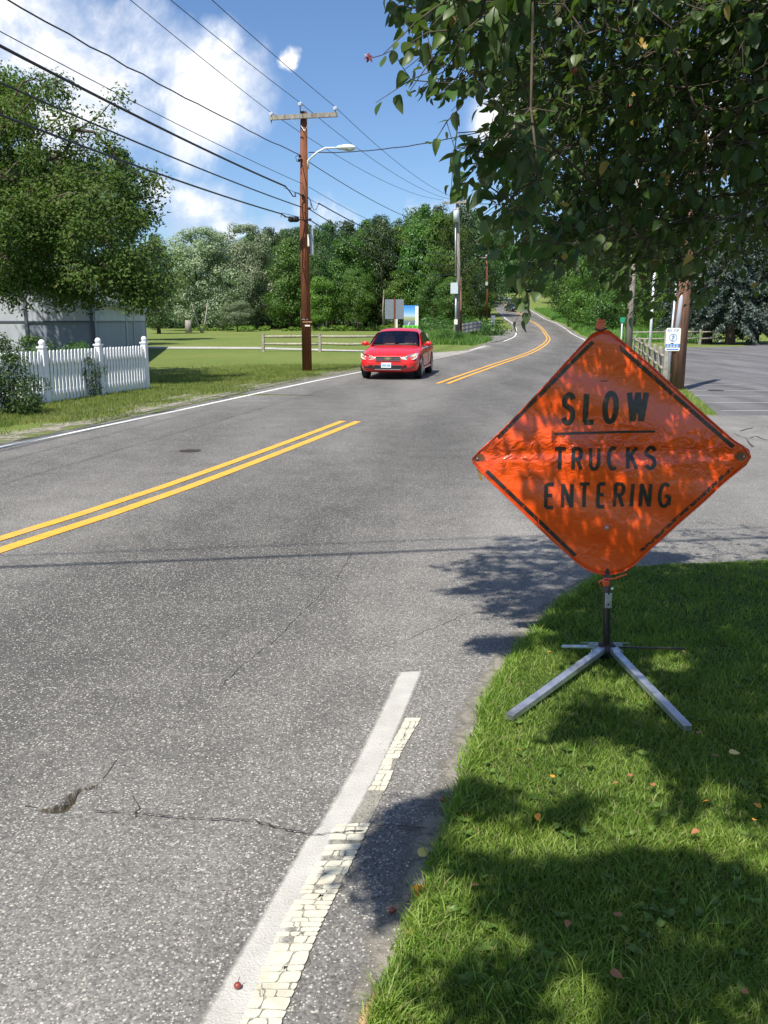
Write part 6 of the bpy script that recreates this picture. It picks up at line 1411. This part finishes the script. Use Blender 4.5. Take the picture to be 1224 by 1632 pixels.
    if detail:
        MB().box((0, -.70, .985), (1.45, .42, .05)).build('dashboard', M['car_dark'], car, bevel=.02)
        for s in (-1, 1):
            MB().box((s*.36, .12, 1.02), (.46, .14, .5), taper=.85).build('seat', M['seat'], car, bevel=.05); MB().box((s*.36, .14, 1.30), (.24, .09, .14), taper=.9).build('head_rest', M['seat'], car, bevel=.03)
        MB().tube([(.36+.18*math.cos(a), -.48+.04*math.sin(a), 1.05+.16*math.sin(a)) for a in [2*PI*k/16 for k in range(17)]], .014, 6, False).build('steering_wheel', M['car_dark'], car)
        MB().box((0, -.30, 1.34), (.22, .03, .06)).build('rear_view_mirror', M['car_dark'], car)
        MB().box((.25, -.72, 1.02), (.3, .18, .01)).build('papers', M['plate'], car)
    car.scale = (scale,)*3
    return car
ry = math.atan2(.245, 1.0)
sedan(M['car_paint'], 'bright red sedan driving toward the camera in the far lane', (0.47, 27.5, 0.008), -0.155, .935)
p = P(817, 496, 182); c = sedan(M['navy_car'], 'small dark car coming down the far hill, half hidden by hanging leaves', (p.x, 182, hz(p.x, 182)+.06), .25, 1.0, False); c.name = 'car'
# ------------------------------------------------------------------ wire crossing overhead that throws the shadow lines on the road
for k, (z_, dy, r_) in enumerate(((6.5, 0, .022), (6.9, .12, .009))):
    tag(span(Vector((-11.0, 1.3+dy, z_)), Vector((14, 5.4+dy, z_)), .35, r_).build('service_wire', M['wire']), ('thick cable' if k == 0 else 'thin wire')+' crossing above the camera and shadowing the road', 'cable')
# ------------------------------------------------------------------ fallen leaves, fruit and stick
SEEN = set()
def fallen(px, py, size, mat, label, rz, z=0.02, curl=.3, group=None):
    if label in SEEN: return
    SEEN.add(label)
    g = G(px, py); me = LEAFME.copy(); me.materials.clear(); me.materials.append(M[mat]); o = link('fallen_leaf', me); o.location = (g.x, g.y, z); o.scale = (size, size, size); o.rotation_euler = (random.uniform(-.4, .4), random.uniform(-.3, .3), rz); return tag(o, label, 'leaf', group)
fallen(654, 1428, .068, 'orange_leaf', 'curled bright orange leaf lying at the asphalt edge in the branch shadow', -.3, .022)
fallen(668, 1374, .046, 'yellow_leaf', 'pale yellow leaf lying in the branch shadow on the asphalt', .9)
fallen(1160, 1228, .045, 'yellow_leaf', 'pale yellow leaf on the shaded grass right of the stand', .2, .07)
fallen(650, 1502, .035, 'rust_leaf', 'small rust-brown leaf at the grass edge below the orange leaf', 1.2)
fallen(742, 1246, .035, 'rust_leaf', 'rust-brown leaf at the asphalt edge above the branch shadow', .4)
fg_ = 'rusty leaves scattered on the lawn'
def LWH(a, b):
    mk = [(812, 1143, 'the left foot of the sign stand'), (1100, 1161, 'the right foot of the sign stand'), (966, 1034, 'the hub of the sign stand'), (1160, 1228, 'the pale yellow leaf'), (664, 1430, 'the orange leaf'), (1224, 1330, 'the right picture edge'), (950, 1632, 'the bottom picture edge'), (870, 1380, 'the dark shade band')]
    m_ = min(mk, key=lambda q: math.hypot(q[0]-a, q[1]-b)); dx, dy = a-m_[0], b-m_[1]
    return ('close ' if math.hypot(dx, dy) < 60 else '')+(('right of ' if dx > 0 else 'left of ') if abs(dx) > abs(dy) else ('below ' if dy > 0 else 'above '))+m_[2]
for (a, b) in ((877, 1057), (912, 1160), (1110, 1192), (948, 1206), (1004, 1262), (1128, 1302), (1198, 1334), (1210, 1314), (880, 1264), (1040, 1278), (1085, 1055), (855, 1323), (905, 1498), (988, 1492), (970, 1582), (1188, 1618), (828, 1218), (1112, 1350), (1132, 1228), (985, 1272), (763, 1440), (1040, 1282), (1168, 1345), (950, 1160)):
    fallen(a, b, random.uniform(.022, .034), random.choice(['rust_leaf', 'rust_leaf', 'orange_leaf']), 'small rusty fallen leaf on the lawn, '+LWH(a, b), random.uniform(0, 6), .06, group=fg_)
for (a, b, lb) in ((379, 1580, 'small red fruit on the fresh white edge line'), (625, 1459, 'dark red fruit in the branch shadow on the asphalt'), (706, 1281, 'red fruit near the grass edge in the upper branch shadow')):
    g = G(a, b); t = thing('fallen_fruit', lb, 'fruit', (g.x, g.y, .008)); MB().ball((0, 0, .009), .009, (1.1, 1, .9), 10, 8).build('flesh', M['fruit'], t); MB().tube([(0, 0, .016), (.006, .004, .03)], .001, 4).build('stalk', M['twig'], t)
a, b = G(578, 1640), G(603, 1594)
o = MB().tube([(a.x, a.y-.03, .02), (a.x+.005, a.y+.02, .022), (b.x-.004, b.y-.01, .02), (b.x, b.y, .018)], [.012, .013, .012, .009], 8).build('stick', M['stick']); tag(o, 'short brown stick lying at the grass edge at the bottom', 'stick')
for k in range(90):
    px, py = random.uniform(560, 800), random.uniform(1000, 1630); g = G(px, py)
    ex = np.interp(py, [1000, 1250, 1400, 1632], [865, 738, 690, 605])
    if 8 < ex-px < 80:
        pass
V, F = [], []
mbp2 = MB()
for k in range(160):
    py = random.uniform(960, 1630); ex = np.interp(py, [1000, 1250, 1400, 1632], [865, 738, 690, 605]); g = G(ex-abs(random.gauss(0, 45))-4, py); r = random.uniform(.0015, .004); mbp2.ball((g.x, g.y, .008), r, (1.2, 1, .7), 5, 4)
tag(mbp2.build('grit', M['gravel']), 'loose grit scattered on the asphalt beside the lawn', 'grit', kind='stuff')
print('done', len(bpy.data.objects))
